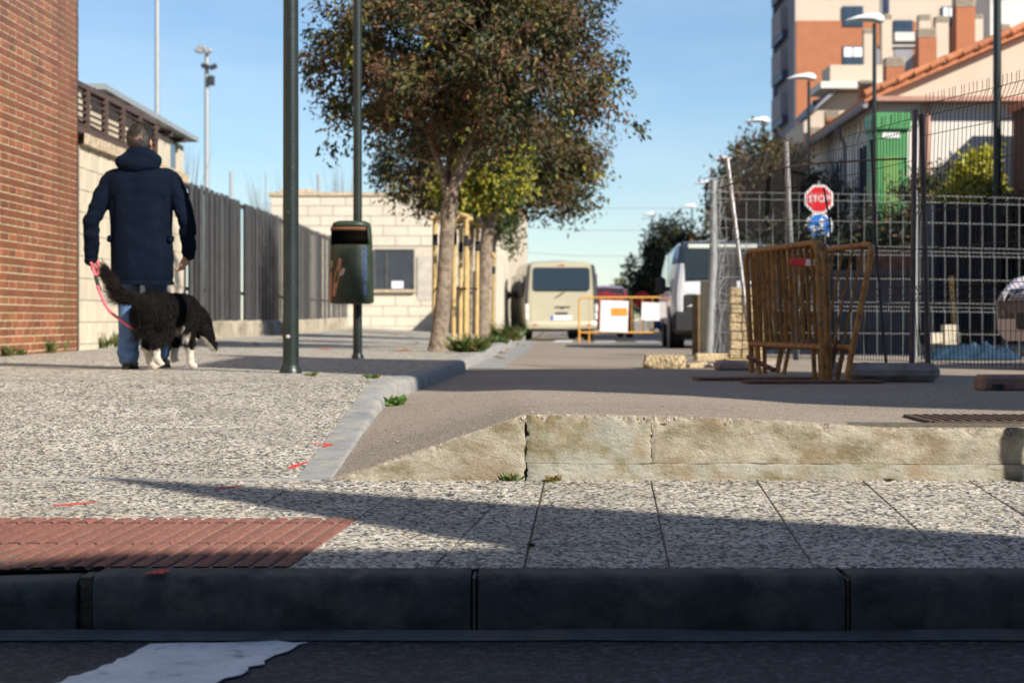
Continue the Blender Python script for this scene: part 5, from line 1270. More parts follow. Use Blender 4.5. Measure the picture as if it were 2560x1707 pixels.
# --- mesh fence panels
def mesh_panel(name, lab, A, B2, H, z0a, z0b, wire, post, foldz=(.0, .62, 1.28, 1.9), dx=.05, rh=.0016, dh=.2, sag=0, sway=0, postr=.021, parent_cat='fence', double=True, seed=0, bendtop=0, postgap=(0, 1)):
    A, B2 = Vector(A), Vector(B2); L = (B2-A).length; d = (B2-A).normalized(); nrm = Vector((-d.y, d.x))
    t = thing(name, lab, parent_cat, (A.x, A.y, z0a))
    def pt_(s, z, off=0):
        f = A.lerp(B2, s); zz = lerp(z0a, z0b, s)+z
        # V folds that stiffen the mesh
        b = sum(.045*max(0, 1-abs(z-k)/.06) for k in foldz[1:-1])
        b += sway*noise.noise((s*2.2, z*.8, seed))
        return Vector((f.x+nrm.x*(b+off), f.y+nrm.y*(b+off), zz-sag*math.sin(math.pi*s)*z/H))
    m = MB(); n = int(L/dx)
    for i in range(n+1):
        s = i/n; zs = [0.02]
        for k in foldz[1:-1]: zs += [k-.06, k, k+.06]
        zs += [H-.12, H]; P = [pt_(s, z) for z in zs]
        if bendtop: P[-1] = P[-1]+Vector((nrm.x, nrm.y, 0))*bendtop*(.6+.4*noise.noise((i*1.7, seed, 0))); P.append(P[-1]+Vector((0, 0, .06+.02*noise.noise((i, 3, seed)))))
        m.tube(P, rh, 4, False)
    hz = [.04]; z = .04
    for k in foldz[1:-1]: hz += [k-.05, k, k+.05]
    z = .0
    ks = [0]+list(foldz[1:-1])+[H]
    for a, b_ in zip(ks, ks[1:]):
        q = max(1, round((b_-a)/dh)-1)
        for j in range(1, q+1): hz.append(lerp(a, b_, j/(q+1)))
    hz += [H-.1, H-.02]
    for z in hz: m.tube([pt_(j/14, z, .003) for j in range(15)], rh*1.15, 4, False)
    o = m.build('wire_mesh', wire, t, world=True); o['kind'] = 'stuff'
    for s in postgap:
        f = A.lerp(B2, s); zz = lerp(z0a, z0b, s); k = MB(); k.tube([(f.x, f.y, zz-.02), (f.x, f.y, zz+H+.04)], postr, 10); k.build('post', post, t, smooth=60, world=True)
    return t
# far galvanised fence, sunlit, square to the street
zf = zroad(4, 22)-.03
mesh_panel('mesh_fence', 'sunlit galvanised mesh fence panel standing square across the works area', (X(1800, 21.8), 21.8), (X(2290, 22.1), 22.1), 2.0, zf+.02, zf-.0, M['wire'], M['wire'], (0, .64, 1.31, 1.96), .155, .0030, .45, postgap=(1,), seed=1)
mesh_panel('mesh_fence', 'sunlit galvanised mesh fence panel behind the two dark posts at the right', (X(2300, 22.1), 22.1), (X(2760, 22.6), 22.6), 2.0, zf, zf-.03, M['wire'], M['wire'], (0, .64, 1.31, 1.96), .155, .0030, .45, postgap=(1,), seed=2)
# pale crumpled end panel of that fence with its thick corner post
cp = thing('corner_post', 'pale leaning fence post wrapped in crumpled wire mesh beside the white van', 'fence post', W(1772, 882, 21.0))
m = MB(); m.tube([W(1772, 886, 21.0), W(1784, 640, 21.0), W(1784, 450, 21.0)], [.055, .05, .035], 10); m.build('post', M['wire'], cp, smooth=60, world=True)
rnd = random.Random(3); m = MB()
for i in range(9):
    P = []; ph = rnd.random()*6; a = rnd.uniform(-.06, .10)
    for k in range(15):
        v = lerp(448, 880, k/14); P.append(W(1790+ (8 if 4 < k < 9 else 0), v, 21.0)+Vector((a+.045*math.sin(k*1.1+ph), .05*math.cos(k*.9+ph), 0)))
    m.tube(P, .0035, 4, False)
for i in range(11): v = lerp(450, 870, i/13); m.tube([W(1776, v, 20.95), W(1800, v-rnd.uniform(2, 10), 21.0), W(1822, v-rnd.uniform(0, 20), 21.2)], .0035, 4, False)
o = m.build('crumpled_mesh', M['wire'], cp, world=True); o['kind'] = 'stuff'
# near dark fence, its panels running towards us
pA, pB, pC = (X(1812, 16.4), 16.4), (X(2288, 12.55), 12.55), (X(2640, 10.9), 10.9)
zA, zB, zC = zroad(1.9, 16.4)+.08, zroad(2.75, 12.55)+.10, zroad(3.3, 10.9)+.10
mesh_panel('mesh_fence', 'dark mesh fence panel running back from the paired posts to the leaning post', pA, pB, 1.72, zA, zB, M['wiredark'], M['wiredark'], (0, .5, 1.1, 1.72), .052, .0024, .26, sway=.09, postgap=(), seed=5, bendtop=.07)
mesh_panel('mesh_fence', 'dark mesh fence panel leaving the frame at the right edge', (X(2296, 12.5), 12.5), pC, 1.80, zB, zC, M['wiredark'], M['wiredark'], (0, .5, 1.1, 1.8), .052, .0024, .26, sway=.05, postgap=(), seed=6, bendtop=.07)
def post(lab, a, b_, r, mt):
    o = MB().tube([a, b_], r, 10).build('fence_post', mt, None, smooth=60); return tag(o, lab, 'fence post')
postm = mat('dull galvanised tube', (.26, .25, .25), .45, .2, 14, metal=.4); postd = mat('brownish steel tube', (.10, .075, .07), .5, .3, 14)
post('silver leaning fence post in front of the white van', W(1818, 396, 16.3), W(1880, 895, 15.9), .021, postm)
post('grey fence post rising behind the barrier stack near the stop sign', W(1965, 355, 15.2), W(1990, 900, 15.2), .024, postm)
post('left of the two close dark fence posts', W(2287, 276, 12.55), W(2280, 915, 12.5), .019, postd)
post('right of the two close dark fence posts', W(2303, 286, 12.6), W(2321, 912, 12.6), .019, postd)
m = MB(); m.tube(curve([W(1800, 470, 16.0), W(1960, 420, 15.0), W(2110, 405, 14.0), W(2250, 398, 13.0), W(2262, 402, 12.9), W(2264, 440, 12.9)]), .007, 6)
tag(m.build('bent_rod', M['rustdark'], None, smooth=60), 'thin rusty bent rod arching across the dark mesh fence', 'rod')
m = MB(); m.tube([W(2178, 350, 13.4), W(2190, 620, 13.5), W(2215, 910, 13.3)], .010, 6); tag(m.build('leaning_rod', M['wiredark'], None, smooth=60), 'thin black rod leaning against the mesh left of the paired posts', 'rod')
m = MB(); m.tube([W(2060, 470, 14.2), W(2075, 560, 14.2), W(2086, 905, 14.2)], .008, 6); tag(m.build('leaning_rod', M['wiredark'], None, smooth=60), 'thin black rod standing right of the road signs', 'rod')

# --- fence feet and rubble
def foot_block(lab, u0, u1, v0, v1, d, mt, dep=.26, bev=.04, rz=0, holes=True):
    x0, x1, z1 = X(u0, d), X(u1, d), Z(v0, d); zb = Z(v1, d)
    t = thing('concrete_block', lab, 'concrete block', ((x0+x1)/2, d+dep/2, zb), R(rz)); h = z1-zb; Wd = x1-x0
    m = MB(); m.box((0, 0, h/2), (Wd, dep, h), None, bev); o = m.build('block', mt, t)
    if holes:
        for dx in (-.32, .32):
            k = MB(); k.lathe([(.03, h-.001), (.034, h+.002), (.02, h+.003)], (dx*Wd, 0, 0), 10); k.build('socket_shade', M['blackrub'], t)  # raised black disc, the dark of an open hole put in as colour
    return t
foot_block('large rounded concrete fence foot carrying the paired dark posts', 2130, 2354, 908, 955, 12.4, M['footcon'], .24, .045)
fb = foot_block('reddish concrete fence foot with a notch at the right edge', 2456, 2700, 938, 981, 10.8, mat('reddish concrete', (.26, .15, .11), .9, .2, 12, bump=.5), .22, .02, 0, False)
m = MB(); m.tube([(-.285+.09, -.112, .0), (-.285+.09, -.112, .05)], .035, 10); m.build('notch', M['blackrub'], fb)  # black cylinder on the face stands in for the shaded hollow
foot_block('grey concrete fence foot left of the barrier stack', 1790, 1958, 901, 929, 15.6, M['footcon'], .24, .03)
foot_block('sunlit beige fence foot under the pale crumpled post', 1740, 1830, 884, 910, 20.2, M['stone'], .3, .02, 0, False)
foot_block('small dark concrete foot behind the barrier stack', 2060, 2105, 905, 942, 14.0, M['footcon'], .2, .02, 0, False)
def rubble(name, lab, u0, u1, v0, v1, d, mt, seed, dep=.3):
    x0, x1, z0, z1 = X(u0, d), X(u1, d), Z(v1, d), Z(v0, d); t = thing(name, lab, 'rubble', ((x0+x1)/2, d+dep/2, z0))
    bm = bmesh.new(); bmesh.ops.create_cube(bm, size=1); bmesh.ops.subdivide_edges(bm, edges=bm.edges[:], cuts=9, use_grid_fill=True)
    m = MB()
    for v in bm.verts:
        p = v.co.copy(); q = p*2; r_ = (abs(q.x)**6+abs(q.y)**6+abs(q.z)**6)**(1/6); p = q/r_*.5
        p = Vector((p.x*(x1-x0), p.y*dep, p.z*(z1-z0)+(z1-z0)/2)); p += Vector((1, 1, .6))*(.03*noise.noise(p*7+Vector((seed, 0, 0)))+.012*noise.noise(p*22)); m.v.append(tuple(p))
    bm.verts.index_update(); m.f = [tuple(v.index for v in f.verts) for f in bm.faces]; m.m = [0]*len(m.f); bm.free()
    m.build('chunk', mt, t, smooth=40); return t
rubble('rubble_chunk', 'tan lump of broken concrete lying sunlit on the road', 1613, 1717, 886, 926, 16.4, M['stone'], 1)
rubble('rubble_chunk', 'small pale rubble piece right of the tan lump', 1722, 1768, 908, 925, 16.8, M['stone'], 5, .25)
rubble('rubble_chunk', 'pale sunlit rubble behind the large rounded fence foot', 2080, 2126, 925, 941, 16.5, M['stone'], 7, .2)
rubble('rubble_chunk', 'bluish rubble chip at the shadow edge by the grey fence foot', 1768, 1792, 912, 926, 16.6, M['footcon'], 9, .2)

# --- pallet of tan setts, grey panel, brown boards
pl = thing('sett_stack', 'sunlit stack of tan paving setts behind the silver leaning post', 'stone stack', (X(1872, 19), 19, zroad(2.5, 19)))
m0 = MB(); m0.box((0, 0, 0), (.118, .16, .088), None, .012); sm = m0.mesh('sett', M['stone'])
for k in range(8):
    for i in range(3): link('sett', sm, pl, (-.15+.124*i+.006*((k*7) % 3), .0, .09+k*.092)).rotation_euler = (0, 0, R(((k*13+i*7) % 5)-2))
m = MB(); m.box((0, 0, .022), (.5, .3, .04)); m.build('pallet', M['wood'], pl)
gp = MB(); gp.box((X(1812, 23.5), 23.5, 1.05), (.30, .06, 1.45)); tag(gp.build('grey_panel', M['darkmetal']), 'upright dark grey panel behind the mesh beside the white van', 'panel')
bp = thing('site_board', 'narrow brown board standing before the wheel of the white van', 'board', (X(1740, 24), 24, .33))
m = MB(); m.box((0, 0, .42), (.10, .04, .84)); m.build('board', mat('brown board', (.19, .12, .06), .8, .2), bp)
m = MB(); m.box((.14, .02, .51), (.16, .05, 1.02)); m.build('dark_board', mat('dark olive board', (.05, .045, .03), .8, .2), bp)

# --- road signs
sg = thing('sign_post', 'stop sign above a round blue arrow sign seen through the fence', 'road sign', (X(2048, 38), 38, .42))
m = MB(); m.tube([(0, .03, 0), (0, .03, Z(452, 38)-.42)], .03, 10); m.build('pole', M['galv'], sg, smooth=60)
zc = Z(498, 38)-.42; zb2 = Z(566, 38)-.42
def ngon(r, n, ph=0): return [(r*math.cos(2*math.pi*k/n+ph), r*math.sin(2*math.pi*k/n+ph)) for k in range(n)]
m = MB(); m.extr([(a, 0, zc+b_) for a, b_ in ngon(.315, 8, math.pi/8)], (0, .012, 0)); so = m.build('stop_plate', M['signwhite'], sg)
m = MB(); m.extr([(a, -.002, zc+b_) for a, b_ in ngon(.272, 8, math.pi/8)], (0, -.005, 0)); m.build('red_field', M['signred'], so)
tc = bpy.data.curves.new('stop_lettering', 'FONT'); tc.body = 'STOP'; tc.size = .19; tc.align_x = 'CENTER'; tc.align_y = 'CENTER'; tc.extrude = .003; tc.offset = .002; tc.materials.append(M['signwhite'])
tmp = link('lettering_curve', tc); tmesh_ = bpy.data.meshes.new_from_object(tmp.evaluated_get(bpy.context.evaluated_depsgraph_get())); bpy.data.objects.remove(tmp)
to = link('stop_lettering', tmesh_, so); to.location = (0, -.011, zc); to.rotation_euler = (R(90), 0, 0)
m = MB(); m.extr([(a, 0, zb2+b_) for a, b_ in ngon(.285, 32)], (0, .012, 0)); ro = m.build('arrow_plate', M['signwhite'], sg)
m = MB(); m.extr([(a, -.002, zb2+b_) for a, b_ in ngon(.240, 32)], (0, -.005, 0)); m.build('blue_field', M['signblue'], ro)
m = MB()
def stroke(p, q, w): m.bar((p[0], -.010, zb2+p[1]), (q[0], -.010, zb2+q[1]), .006, w, up=(0, 0, 1) if abs(q[0]-p[0]) > abs(q[1]-p[1]) else (1, 0, 0))
stroke((.055, -.17), (.055, .09), .05); stroke((.055, -.03), (-.08, -.03), .05)
m.extr([(-.07, -.013, zb2+.05), (-.07, -.013, zb2-.11), (-.185, -.013, zb2-.03)], (0, .006, 0)); m.extr([(-.025, -.013, zb2+.075), (.135, -.013, zb2+.075), (.055, -.013, zb2+.19)], (0, .006, 0))
m.build('white_arrows', M['signwhite'], ro)
# ================================================================== HOUSES AND BACKGROUND ON THE RIGHT
M['housecream'] = mat('cream house render', (.54, .45, .355), .9, .05, .6, (.47, .385, .30), (.6, .8))
M['housewhite'] = mat('off white house render', (.64, .60, .55), .9, .05, .6)
M['housebrick'] = mat('orange facing brick', (.37, .115, .045), .85, .12, 2)
def _hb():
    nt = M['housebrick'].node_tree; p = nt.nodes['Principled BSDF']; src = p.inputs['Base Color'].links[0].from_socket
    br = N(nt, 'ShaderNodeTexBrick', i_Scale=1.0); br.inputs['Mortar Size'].default_value = .012; br.inputs['Brick Width'].default_value = .25; br.inputs['Row Height'].default_value = .07
    mp_ = nt.nodes.new('ShaderNodeMapping'); mp_.inputs['Rotation'].default_value = (R(90), 0, 0); nt.links.new(pos(nt), mp_.inputs[0]); nt.links.new(mp_.outputs[0], br.inputs['Vector'])
    nt.links.new(mixc(nt, br.outputs['Fac'], src, (.36, .17, .09)), p.inputs['Base Color'])
_hb()
M['rooftile'] = mat('terracotta roof tile', (.46, .17, .075), .8, .2, 9, (.30, .11, .06), (.55, .7), rnd=.18)
M['pinktrim'] = mat('pinkish eave trim', (.42, .23, .17), .8, .1, 4)
M['shutter'] = mat('dark blue window frame', (.025, .045, .11), .5, .1, 6)
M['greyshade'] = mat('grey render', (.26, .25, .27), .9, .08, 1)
M['vent'] = mat('louvred chimney cap', (.50, .43, .34), .9, .15, 10)
# --- corner house, gable to us
DH = 40.0; hx = X(2206, DH); eav = Z(250, DH); rise = 145/340
ho_ = thing('gable_house', 'cream corner house with tiled verge and brick base behind the fences', 'house', (hx, DH, .4))
hw = 9.0
m = MB(); m.extr([(hx, DH, 2.98), (hx+hw, DH, 2.98), (hx+hw, DH, eav), (hx, DH, eav)], (.024*17, 17, 0)); m.build('wall', M['housewhite'], ho_, world=True)
m = MB(); m.extr([(hx, DH-.03, .3), (hx+hw, DH-.03, .3), (hx+hw, DH-.03, 2.979), (hx, DH-.03, 2.979)], (.024*17, 17, 0)); m.build('brick_base', M['housebrick'], ho_, world=True)
apx = hx+hw/2+.3; apz = eav+rise*(apx-hx)
m = MB(); m.extr([(hx-.1, DH-.05, eav+.06), (hx+hw+.1, DH-.05, eav+.06), (apx, DH-.05, apz+.05)], (.4, 17, 0)); m.build('gable', M['housecream'], ho_, world=True)
m = MB(); m.box((hx+hw/2, DH-.18, eav-.02), (hw+.5, .5, .10)); m.build('cornice', M['pinktrim'], ho_, world=True)
m = MB(); m.extr([(hx-.45, DH-.35, eav-.10), (hx-.45, DH-.35, eav+.03), (apx, DH-.35, apz+.22), (hx+hw+.45, DH-.35, eav+.03), (hx+hw+.45, DH-.35, eav-.06), (apx, DH-.35, apz+.10)], (.024*18, 18, 0)); rf = m.build('roof', M['rooftile'], ho_, world=True)
tm = MB(); tm.tube([(-.20, 0, 0), (.20, 0, .012)], [.082, .066], 10); tmesh = tm.mesh('roof_tile', M['rooftile'], 60)
n = 15
for i in range(n):
    s = (i+.5)/n; p = Vector((hx-.45, DH-.40, eav+.10)).lerp(Vector((apx, DH-.40, apz+.27)), s)
    o = link('roof_tile', tmesh, rf, p-ho_.location); o.rotation_euler = (0, -math.atan(rise)-.05, 0)
m = MB(); m.tube([(hx-.42, DH-.3, eav-.14), (hx-.42+.024*17, DH+17, eav-.14)], .075, 8); m.build('gutter', M['greyshade'], ho_, world=True)
m = MB(); m.tube([(hx-.40, DH+3.5, eav-.2), (hx-.10, DH+4, eav-.6), (hx-.06, DH+4, .5)], .05, 8); m.build('downpipe', M['greyshade'], ho_, world=True)
m = MB(); m.tube([(X(2317, DH), DH-.10, eav-.1), (X(2317, DH), DH-.10, .5)], .055, 8); m.build('downpipe', M['pinktrim'], ho_, world=True)
for k in range(3):
    y = DH+2.0+k*4.2; x = hx+.024*(y-DH); w_ = MB(); w_.box((x-.01, y, 4.1), (.06, 1.1, 1.4)); wo_ = w_.build('window', M['glass'], ho_, world=True)
    f_ = MB()
    for dy in (-.55, 0, .55): f_.box((x-.05, y+dy, 4.1), (.05, .07, 1.45))
    f_.build('frame', M['shutter'], wo_, world=True)
# projecting wing at the right, just outside the frame, whose shadow falls across the gable wall
wg = thing('house_wing', 'dark side wing of the corner house at the extreme right edge', 'building', (10.9, 34, .4))
m = MB(); m.prism([(10.72, 29), (16, 29), (16, 39.4), (10.72, 39.4)], .3, 5.25); m.build('wall', mat('dark brown brick', (.12, .055, .035), .9, .1, 2), wg, world=True)
m = MB(); m.prism([(10.60, 28.8), (16.2, 28.8), (16.2, 39.4), (10.60, 39.4)], 5.252, 5.40); m.build('roof', M['rooftile'], wg, world=True)
# --- row houses behind, with their chimneys
rh_ = thing('row_house', 'pale row house with projecting balcony slab left of the gable', 'house', (X(2130, 62), 62, .4))
d = 62
m = MB(); m.box((X(2150, d), d+4, 3.2), (X(2240, d)-X(2060, d)+1, 8, 6.4)); m.build('wall', M['housecream'], rh_, world=True)
m = MB(); m.box((X(2115, d), d-1, Z(233, d)), (X(2210, d)-X(2030, d), 2.4, .22)); m.build('balcony_slab', M['housewhite'], rh_, world=True)
m = MB(); m.box((X(2140, d), d-.6, Z(205, d)), (X(2225, d)-X(2060, d), 1.6, .75)); m.build('parapet', M['housecream'], rh_, world=True)
m = MB(); m.extr([(X(2005, d), d-2, Z(300, d)), (X(2020, d), d-2, Z(280, d)), (X(2075, d), d-2, Z(225, d)), (X(2075, d), d-2, Z(240, d))], (0, 6, 0)); m.build('roof_verge', M['greyshade'], rh_, world=True)
m = MB(); m.extr([(X(1992, d), d-1.5, .4), (X(1992, d), d-1.5, Z(318, d)), (X(2072, d), d-1.5, Z(245, d)), (X(2180, d), d-1.5, Z(245, d)), (X(2180, d), d-1.5, .4)], (0, 4, 0)); m.build('side_wall', M['housecream'], rh_, world=True)
for u0, u1, v0, v1 in ((2030, 2052, 252, 290), (2105, 2125, 245, 290)):
    k = MB(); k.box((X((u0+u1)/2, d), d-.06, Z((v0+v1)/2, d)), (X(u1, d)-X(u0, d), .1, (v1-v0)*d/FPX)); k.build('window', M['glass'], rh_, world=True)
def chimney(u0, u1, vt, vb, d, lab, capm=None, brick=True):
    x0, x1 = X(u0, d), X(u1, d); z1, z0 = Z(vt, d), Z(vb, d); w_ = x1-x0; t = thing('chimney', lab, 'chimney', ((x0+x1)/2, d, z0-1.5), 0, 'chimneys of the row houses')
    hc_ = min(w_*.55, .7)
    m = MB(); m.box((0, w_/2, (z1-z0-hc_+1.5)/2), (w_, w_, z1-z0-hc_+1.5)); m.build('stack', M['housebrick'] if brick else M['housecream'], t)
    for k in range(4): q = MB(); q.box((0, w_/2, z1-z0+1.5-hc_+hc_*(.14+.24*k)), (w_*1.05, w_*1.05, hc_*.11)); q.build('louvre', M['vent'], t)
    q = MB(); q.box((0, w_/2, z1-z0+1.5-hc_/2), (w_*.8, w_*.8, hc_*.98)); q.build('flue_shade', M['blackrub'], t)  # solid black core paints the shade between the louvres
chimney(2391, 2438, -8, 165, 54, 'tallest brick chimney rising beside the apartment block')
chimney(2297, 2342, 70, 200, 54, 'brick chimney with dark cap left of the tallest one')
chimney(2216, 2262, 142, 235, 52, 'brick chimney standing on the tiled verge')
chimney(2150, 2182, 200, 290, 56, 'narrow brick chimney left of the verge chimney')
chimney(2066, 2100, 276, 345, 58, 'short brick chimney above the gutter line')
chimney(2024, 2052, 318, 372, 60, 'lowest brick chimney at the left of the row')
chimney(2340, 2372, 40, 180, 64, 'cream chimney stack between the two brick ones', brick=False)
chimney(2298, 2328, 36, 75, 66, 'cream chimney shaft with louvres behind the dark capped one', brick=False)
chimney(2160, 2184, 72, 180, 66, 'slim cream chimney in front of the brick facade', brick=False)
chimney(2205, 2230, 36, 190, 66, 'tall cream vent shaft beside the dark recess', brick=False)
chimney(2436, 2458, 36, 150, 64, 'cream vent shaft right of the tallest chimney', brick=False)
chimney(2500, 2526, 60, 130, 64, 'brick chimney with cream cap near the right edge')
# --- apartment block
da = 95.0
ap = thing('apartment_block', 'tall apartment block in cream and orange brick with dark blue windows', 'building', (X(2200, da), da, .4))
def ax(u): return X(u, da)
def az(v): return Z(v, da)
m = MB(); m.prism([(ax(1988), da), (ax(2620), da), (ax(2620), da+16), (X(1950, da+16), da+16), (X(1932, da+9), da+9)], .3, az(-160)); m.build('wall', M['housecream'], ap, world=True)
def panel(u0, u1, v0, v1, mt, name, dy=.06, par=None):
    k = MB(); k.box((ax((u0+u1)/2), da-dy/2, az((v0+v1)/2)), (ax(u1)-ax(u0), dy, (v1-v0)*da/FPX)); return k.build(name, mt, par or ap, world=True)
panel(1990, 2198, 53, 330, M['housebrick'], 'brick_panel'); panel(2282, 2330, 55, 200, M['housebrick'], 'brick_panel'); panel(2372, 2392, 40, 165, M['housebrick'], 'brick_panel'); panel(2460, 2520, 55, 200, M['housebrick'], 'brick_panel')
panel(2200, 2208, -40, 330, M['greyshade'], 'recess', .03); panel(2236, 2292, 118, 250, M['greyshade'], 'recess', .05); panel(2183, 2202, 118, 200, M['greyshade'], 'recess', .07)  # flat panels, the dark of the recesses put into their colour
def window(u0, u1, v0, v1, blind=0):
    o = panel(u0, u1, v0, v1, M['shutter'], 'window', .12)
    uc = (u0+u1)/2; vm = lerp(v0, v1, .52)
    for a, b_ in ((u0+3, uc-1.5), (uc+1.5, u1-3)):
        for c_, d_, mt in ((v0+3, vm-1, M['signwhite'] if blind else M['glass']), (vm+1, v1-3, M['glass'])):
            k = MB(); k.box((ax((a+b_)/2), da-.13, az((c_+d_)/2)), (ax(b_)-ax(a), .03, (d_-c_)*da/FPX)); k.build('pane', mt, o, world=True)
window(2106, 2157, 17, 68); window(2106, 2157, 117, 170, 1); window(2234, 2281, 52, 83); window(2354, 2386, 18, 68, 1); window(2210, 2222, -20, 34)
panel(2234, 2292, 84, 106, M['housewhite'], 'parapet', .4); panel(2198, 2292, 112, 118, M['housewhite'], 'string_course', .2)
# shaded flank with dark blue balconies
for k, v0 in enumerate((-10, 95, 195, 305)):
    q = MB(); q.box((X(1962, da+4.5), da+4.5, Z(v0, da+4)), (.9, 4.0, .42)); q.build('balcony', M['shutter'], ap, world=True)
    q = MB(); q.box((X(1958, da+4.5), da+4.5, Z(v0-35, da+4)), (.8, 3.4, 1.3)); q.build('balcony_glazing', M['greyshade'], ap, world=True)
q = MB(); q.tube([(X(1940, da+7), da+7, .4), (X(1940, da+7), da+7, az(-100))], .12, 6); q.build('downpipe', M['shutter'], ap, world=True)
q = MB(); q.prism([(ax(1988)-.03, da-.02), (X(1932, da+9)-.03, da+9), (X(1932, da+9)+.02, da+9), (ax(1988)+.02, da-.02)], .3, az(-150)); q.build('flank', mat('shaded grey flank', (.20, .20, .23), .9, .05, 1), ap, world=True)  # grey plate over the cream side wall, its shade put into the colour
# upper right wing with the overhanging blue roof
m = MB(); m.prism([(ax(2400), da-6), (ax(2552), da-6), (ax(2552), da-.1), (ax(2400), da-.1)], .3, az(28)); m.build('front_wing', M['housewhite'], ap, world=True)
m = MB(); m.extr([(ax(2430), da-6.6, az(30)), (ax(2552), da-6.6, az(0)), (ax(2570), da-6.6, az(3)), (ax(2570), da-6.6, az(14)), (ax(2530), da-6.6, az(12))], (0, 3, 0)); m.build('roof_overhang', M['shutter'], ap, world=True)

# --- street lamps down the right pavement
def lamp(u, v, d, lab, dark=False, armless=False):
    zt = Z(v, d); zb = zroad(6, d)+.1; t = thing('street_lamp', lab, 'street lamp', (X(u, d), d, zb), 0, 'street lamps down the right pavement'); h = zt-zb
    m = MB(); m.tube([(0, 0, 0), (0, 0, .8), (0, 0, h)], [.07, .05, .035], 8); m.build('post', M['polegreen'], t, smooth=60)
    m = MB(); P = []
    for x, w_, hh, z in ((-.40, .01, .01, .05), (-.36, .07, .025, .055), (-.22, .12, .05, .075), (0, .13, .075, .085), (.10, .10, .09, .07), (.17, .05, .05, .06)):
        P.append([(x, w_*math.cos(a*.628), z+hh*math.sin(a*.628)*(1 if math.sin(a*.628) > 0 else .6)) for a in range(10)])
    m.grid([r+[r[0]] for r in P]); m.v = [(x*1.2-.04, y*1.2, z*1.35+h-.02) for x, y, z in m.v]; m.build('lamp_head', M['darkmetal'] if dark else mat('white lamp shell', (.72, .73, .74), .4, .03), t, smooth=60)
for u, v, d, lab in ((2186, 60, 33, 'nearest white headed street lamp in front of the apartment block'), (2022, 203, 43.5, 'second street lamp whose post crosses the row house'), (1909, 310, 50, 'third street lamp beside the apartment block edge'), (1822, 403, 62, 'fourth street lamp above the brown tree'), (1766, 463, 74, 'fifth street lamp just above the mesh fence corner'), (1730, 520, 88, 'sixth street lamp left of the mesh fence'), (1683, 555, 103, 'seventh street lamp above the dark far trees')):
    lamp(u, v, d, lab)
lamp(1664, 578, 78, 'dark headed far lamp over the dark trees', True)
lamp(1630, 540, 96, 'smallest far street lamp left of the row')
m = MB(); m.tube([(X(2493, 30), 30, .4), (X(2493, 30), 30, 9.5)], [.075, .06], 10); tag(m.build('lamp_column', M['polegreen'], None, smooth=60), 'dark green lamp column rising at the right edge before the gable', 'lamp post')

# --- green kiosk, site cabin, skip, blocks, tarp
M['green'] = mat('bright green panel', (.06, .24, .08), .5, .08, 1.5)
gk = thing('green_kiosk', 'tall bright green kiosk cabinet in front of the corner house', 'kiosk', (X(2226, 35), 35, .45)); kh = Z(283, 35)-.45
m = MB(); m.box((0, .3, kh/2), (.64, .7, kh)); m.build('cabinet', M['green'], gk)
m = MB(); m.box((0, .28, kh-.17), (.74, .80, .34), None, .03); m.build('cap', M['green'], gk)
m = MB(); m.box((.0, -.062, kh-.43), (.34, .02, .10)); m.build('label_strip', M['signwhite'], gk)
m = MB(); m.box((.0, -.055, kh/2-.3), (.28, .02, kh-1.05)); m.build('door', mat('lime door', (.13, .27, .07), .5, .1), gk)
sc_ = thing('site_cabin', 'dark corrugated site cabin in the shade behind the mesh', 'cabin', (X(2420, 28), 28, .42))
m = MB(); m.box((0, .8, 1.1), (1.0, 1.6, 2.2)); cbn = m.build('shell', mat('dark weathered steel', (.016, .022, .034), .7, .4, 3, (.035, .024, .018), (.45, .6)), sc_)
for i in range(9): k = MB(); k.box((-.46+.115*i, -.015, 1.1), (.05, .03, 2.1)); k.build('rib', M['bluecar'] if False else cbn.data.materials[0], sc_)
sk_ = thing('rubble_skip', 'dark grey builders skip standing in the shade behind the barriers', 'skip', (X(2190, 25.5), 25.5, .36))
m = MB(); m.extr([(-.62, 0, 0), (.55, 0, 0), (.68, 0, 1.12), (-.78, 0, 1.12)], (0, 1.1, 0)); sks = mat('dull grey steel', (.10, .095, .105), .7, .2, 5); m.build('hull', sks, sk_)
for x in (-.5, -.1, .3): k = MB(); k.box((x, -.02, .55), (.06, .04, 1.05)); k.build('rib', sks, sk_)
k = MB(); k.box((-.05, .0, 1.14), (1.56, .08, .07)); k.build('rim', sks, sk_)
cr = thing('clay_pots', 'pile of terracotta rubble showing over the dark skip', 'rubble', (X(2220, 27.5), 27.5, .4))
m = MB(); m.box((0, 0, 1.15), (.9, .4, .7), None, .1); m.build('pile', mat('terracotta rubble', (.26, .12, .075), .9, .4, 9), cr)
wp_ = thing('timber_post', 'bright sunlit timber post standing among the pale blocks', 'post', (X(2382, 23.5), 23.5, .4))
m = MB(); m.bar((.02, 0, .28), (-.02, 0, Z(690, 23.5)-.4), .05, .05); m.build('post', M['wood'], wp_)
pbk = thing('pale_blocks', 'pale sunlit concrete blocks behind the far mesh fence', 'blocks', (X(2362, 23.3), 23.3, .36))
for u0, u1, v0, v1 in ((2322, 2352, 832, 860), (2356, 2392, 812, 862), (2384, 2398, 830, 858)):
    m = MB(); m.box((X((u0+u1)/2, 23.3)-pbk.location.x, 0, Z((v0+v1)/2, 23.3)-.36), (X(u1, 23.3)-X(u0, 23.3), .2, (v1-v0)*23.3/FPX), None, .01); m.build('block', M['cream'], pbk)
tp2 = thing('blue_tarp', 'crumpled blue tarpaulin heap on the ground behind the mesh', 'tarpaulin', (X(2430, 20.6), 20.6, zroad(5, 20)))
P = []
